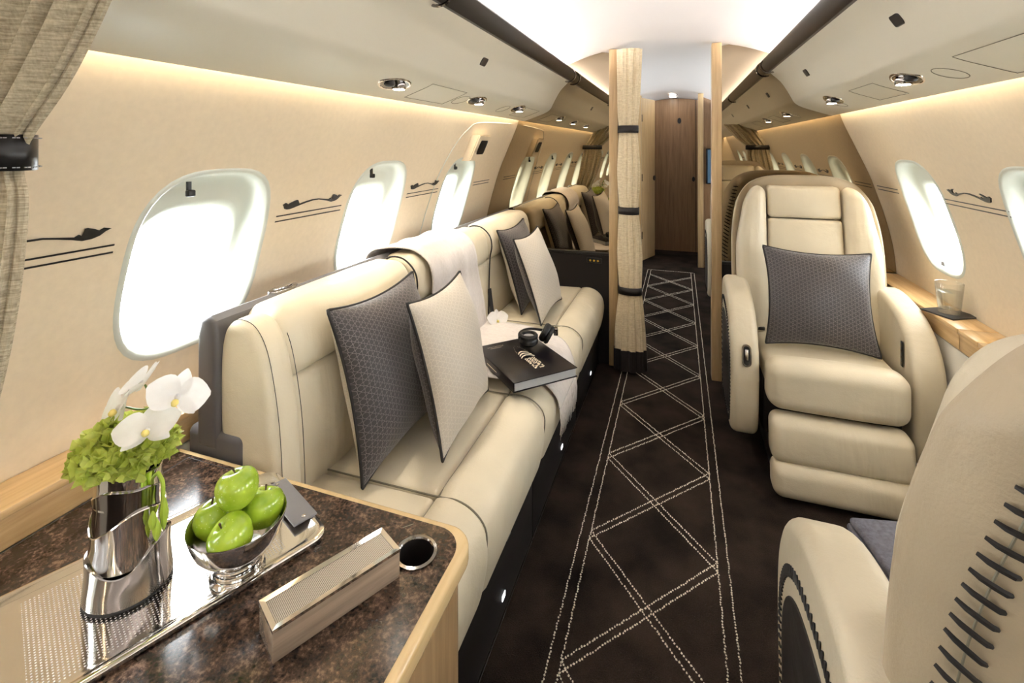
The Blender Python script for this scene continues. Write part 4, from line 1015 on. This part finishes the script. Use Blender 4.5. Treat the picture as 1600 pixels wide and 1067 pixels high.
for o in (far, near): o['group'] = 'club armchairs on the right of the aisle'
third = copy_tree(far); third['label'] = 'cream leather club armchair beyond the partition, glimpsed through the doorway'; third.location = (.56, 4.25, 0); third['group'] = 'club armchairs on the right of the aisle'
pillow('throw_pillow', 'dark charcoal scale-patterned pillow standing on the facing armchair', 'pillow', (.547, 2.318, .668), (1, -.01, -.03), (.01, .33, .94), .405, 'pillow_dark', 'pillow_light', .065, 9)
# grey knitted blankets
def folded(loc, label, hx, hy, hz, rz):
    r = local_thing('folded_blanket', label, 'blanket', loc, rz, 'grey knitted blankets on armchairs')
    for k in range(2):
        lp('fold', rbox((hx-.004*k, hy-.004*k, hz/2), hz/2*.95, 8, 4, lambda x, y, z, k=k: (x+.006*math.sin(9*y+k), y, hz/2+k*hz*.92+z+.004*math.sin(14*x+k)*math.cos(11*y))), 'knit_grey', r)
folded((.475, 1.085, .495), 'grey knitted blanket folded on the foreground armchair seat', .125, .135, .016, .2)
folded((.315, 4.10, .695), 'grey knitted blanket over the arm of the armchair beyond the partition', .055, .11, .010, 0)
# glass of water on a coaster
co = tag(link('coaster', rbox((.062, .062, .003), .0028, 2, 2), 'dark_leather', None, 'auto'), 'square dark leather coaster under the water glass', 'coaster'); co.location = (.968, 2.275, .668); co.rotation_euler = (0, 0, .5)
gl = thing('water_glass', 'clear tumbler of water on the right hand ledge', 'glass', (.968, 2.275, .6715))
part('tumbler', lathe([(.001, .0), (.033, .0), (.0345, .003), (.043, .112), (.0425, .1128), (.0415, .112), (.0335, .016), (.001, .013)], 40, (.968, 2.275, .6715), caps=False), 'clear_glass', gl)
part('water', lathe([(.001, .0135), (.0332, .0165), (.0392, .080), (.001, .080)], 40, (.968, 2.275, .6715), caps=False), 'water', gl)

# ------------------------------------------------------------------ curtains
def curtain_sheet(rows, folds, depth, y_dir=(0, 1), n=120):
    """rows: list of (z, x0, x1, y, amp)"""
    V = []; Fc = []
    for (z, x0, x1, y, amp) in rows:
        for j in range(n+1):
            t = j/n; w = math.sin(2*PI*folds*t+.6*math.sin(5*t))+.35*math.sin(2*PI*folds*2.3*t+1)
            V.append((x0+(x1-x0)*t+amp*.25*math.cos(2*PI*folds*t), y+amp*w, z))
    for i in range(len(rows)-1):
        for j in range(n): Fc.append((i*(n+1)+j, i*(n+1)+j+1, (i+1)*(n+1)+j+1, (i+1)*(n+1)+j))
    return pydata(V, Fc)
def dense_rows(keys, per=5):
    cv = [smooth_curve([(k[0], k[1], k[2]) for k in keys], per), smooth_curve([(k[3], k[4], 0) for k in keys], per)]
    return [(a.x, a.y, a.z, b.x, b.y) for a, b in zip(*cv)]
def side_curtain(side, label, lab2):
    X = lambda x: x if side < 0 else 2*XC-x
    root = thing('side_curtain', label, 'curtain', (X(-1.0), .39, .5), 'tied-back curtains at the cabin entrance')
    keys = [(1.53, -.86, -.62, .385, .012), (1.45, -.93, -.685, .39, .014), (1.38, -.975, -.745, .39, .015), (1.31, -1.015, -.822, .39, .013), (1.27, -1.03, -.838, .39, .012), (1.22, -1.045, -.828, .39, .014), (1.10, -1.07, -.850, .39, .016), (.98, -1.09, -.888, .39, .017), (.85, -1.12, -.945, .39, .017), (.70, -1.125, -1.02, .39, .014), (.612, -1.10, -1.03, .39, .012)]
    keys = [(a, X(b), X(c), d, e) for a, b, c, d, e in keys]
    o = part('drape', curtain_sheet(dense_rows(keys), 4.6, .02), 'curtain_cloth', root, True)
    m = o.modifiers.new('thick', 'SOLIDIFY'); m.thickness = .004
    hem = [(z, x1, y) for (z, x0, x1, y, a) in dense_rows(keys)]
    part('edge_hem', tube([(x, y+.006, z) for z, x, y in hem], .006, 6, flat=.5), 'curtain_cloth', root)
    ring = []
    for i in range(28):
        a = 2*PI*i/28; ring.append((X(-.932+.112*math.cos(a)), .392+.046*math.sin(a)))
    bm = bmesh.new(); A = []; 
    tiltz = lambda x: -.10*(abs(x-XC)-.80)*0
    rr2 = [[bm.verts.new((x+(0 if k < 2 else 0), y, 1.292+dz+.30*(abs(X(x)+.932)*0)+.0*x)) for x, y in ring] for k, dz in enumerate((-.024, .024))]
    for i in range(28): bm.faces.new((rr2[0][i], rr2[0][(i+1) % 28], rr2[1][(i+1) % 28], rr2[1][i]))
    tb = part('tie_band', bm, 'black_plastic', root, True); m = tb.modifiers.new('thick', 'SOLIDIFY'); m.thickness = .004
    bm = bmesh.new()
    for dz in (-.0195, .0195):
        for i in range(0, 84):
            if i % 3 == 2: continue
            a = 2*PI*i/84; b = 2*PI*(i+.8)/84
            tube([(X(-.932+.1155*math.cos(q)), .392+.0495*math.sin(q), 1.292+dz) for q in (a, b)], .0009, 4, bm)
    s_ = part('tie_stitching', bm, 'grey_plastic', tb); s_['kind'] = 'stuff'
side_curtain(-1, 'beige woven curtain tied back with a black leather strap in the left foreground', '')
side_curtain(1, 'beige woven curtain tied back on the right wall, seen in the mirror', '')
pc = thing('partition_curtain', 'tall pale curtain gathered by three dark bands against the left oak post', 'curtain', (-.27, 2.86, 0))
keys = [(1.862, -.338, -.212, 2.865, .020), (1.70, -.336, -.218, 2.865, .020), (1.50, -.334, -.228, 2.865, .018), (1.40, -.325, -.236, 2.865, .014), (1.34, -.328, -.232, 2.865, .016), (1.15, -.336, -.222, 2.865, .02), (.97, -.325, -.230, 2.865, .016), (.93, -.322, -.232, 2.865, .015), (.88, -.328, -.226, 2.865, .017), (.68, -.336, -.212, 2.865, .02), (.51, -.325, -.214, 2.865, .017), (.47, -.322, -.216, 2.865, .016), (.42, -.33, -.21, 2.865, .018), (.26, -.345, -.198, 2.865, .021), (.13, -.35, -.192, 2.865, .021)]
def wrap(rows, folds, n=140):
    V = []; Fc = []
    for (z, x0, x1, y, amp) in rows:
        for j in range(n):
            a = 2*PI*j/n; c = (x0+x1)/2; hw = (x1-x0)/2; k = 1+.13*math.sin(folds*a+.8)+.06*math.sin(2.2*folds*a)
            V.append((c+hw*k*math.cos(a), y+.036*k*math.sin(a)*(amp/.018), z))
    for i in range(len(rows)-1):
        for j in range(n): Fc.append((i*n+j, i*n+(j+1) % n, (i+1)*n+(j+1) % n, (i+1)*n+j))
    return pydata(V, Fc)
part('drape', wrap(dense_rows(keys), 9), 'curtain_pale', pc, True)
part('leather_hem', wrap([(.132, -.352, -.19, 2.865, .022), (.06, -.353, -.189, 2.865, .022), (.012, -.353, -.188, 2.865, .022)], 9), 'dark_leather', pc, True)
for z, x0, x1 in ((1.40, -.334, -.227), (.93, -.331, -.223), (.47, -.331, -.207)):
    c = (x0+x1)/2; hw = (x1-x0)/2+.006; bm = bmesh.new(); R = [[bm.verts.new((c+hw*math.cos(a), 2.865+.042*math.sin(a), z+dz)) for a in [2*PI*i/28 for i in range(28)]] for dz in (-.021, .021)]
    for i in range(28): bm.faces.new((R[0][i], R[0][(i+1) % 28], R[1][(i+1) % 28], R[1][i]))
    o = part('tie_band', bm, 'dark_leather', pc, True); m = o.modifiers.new('thick', 'SOLIDIFY'); m.thickness = .003
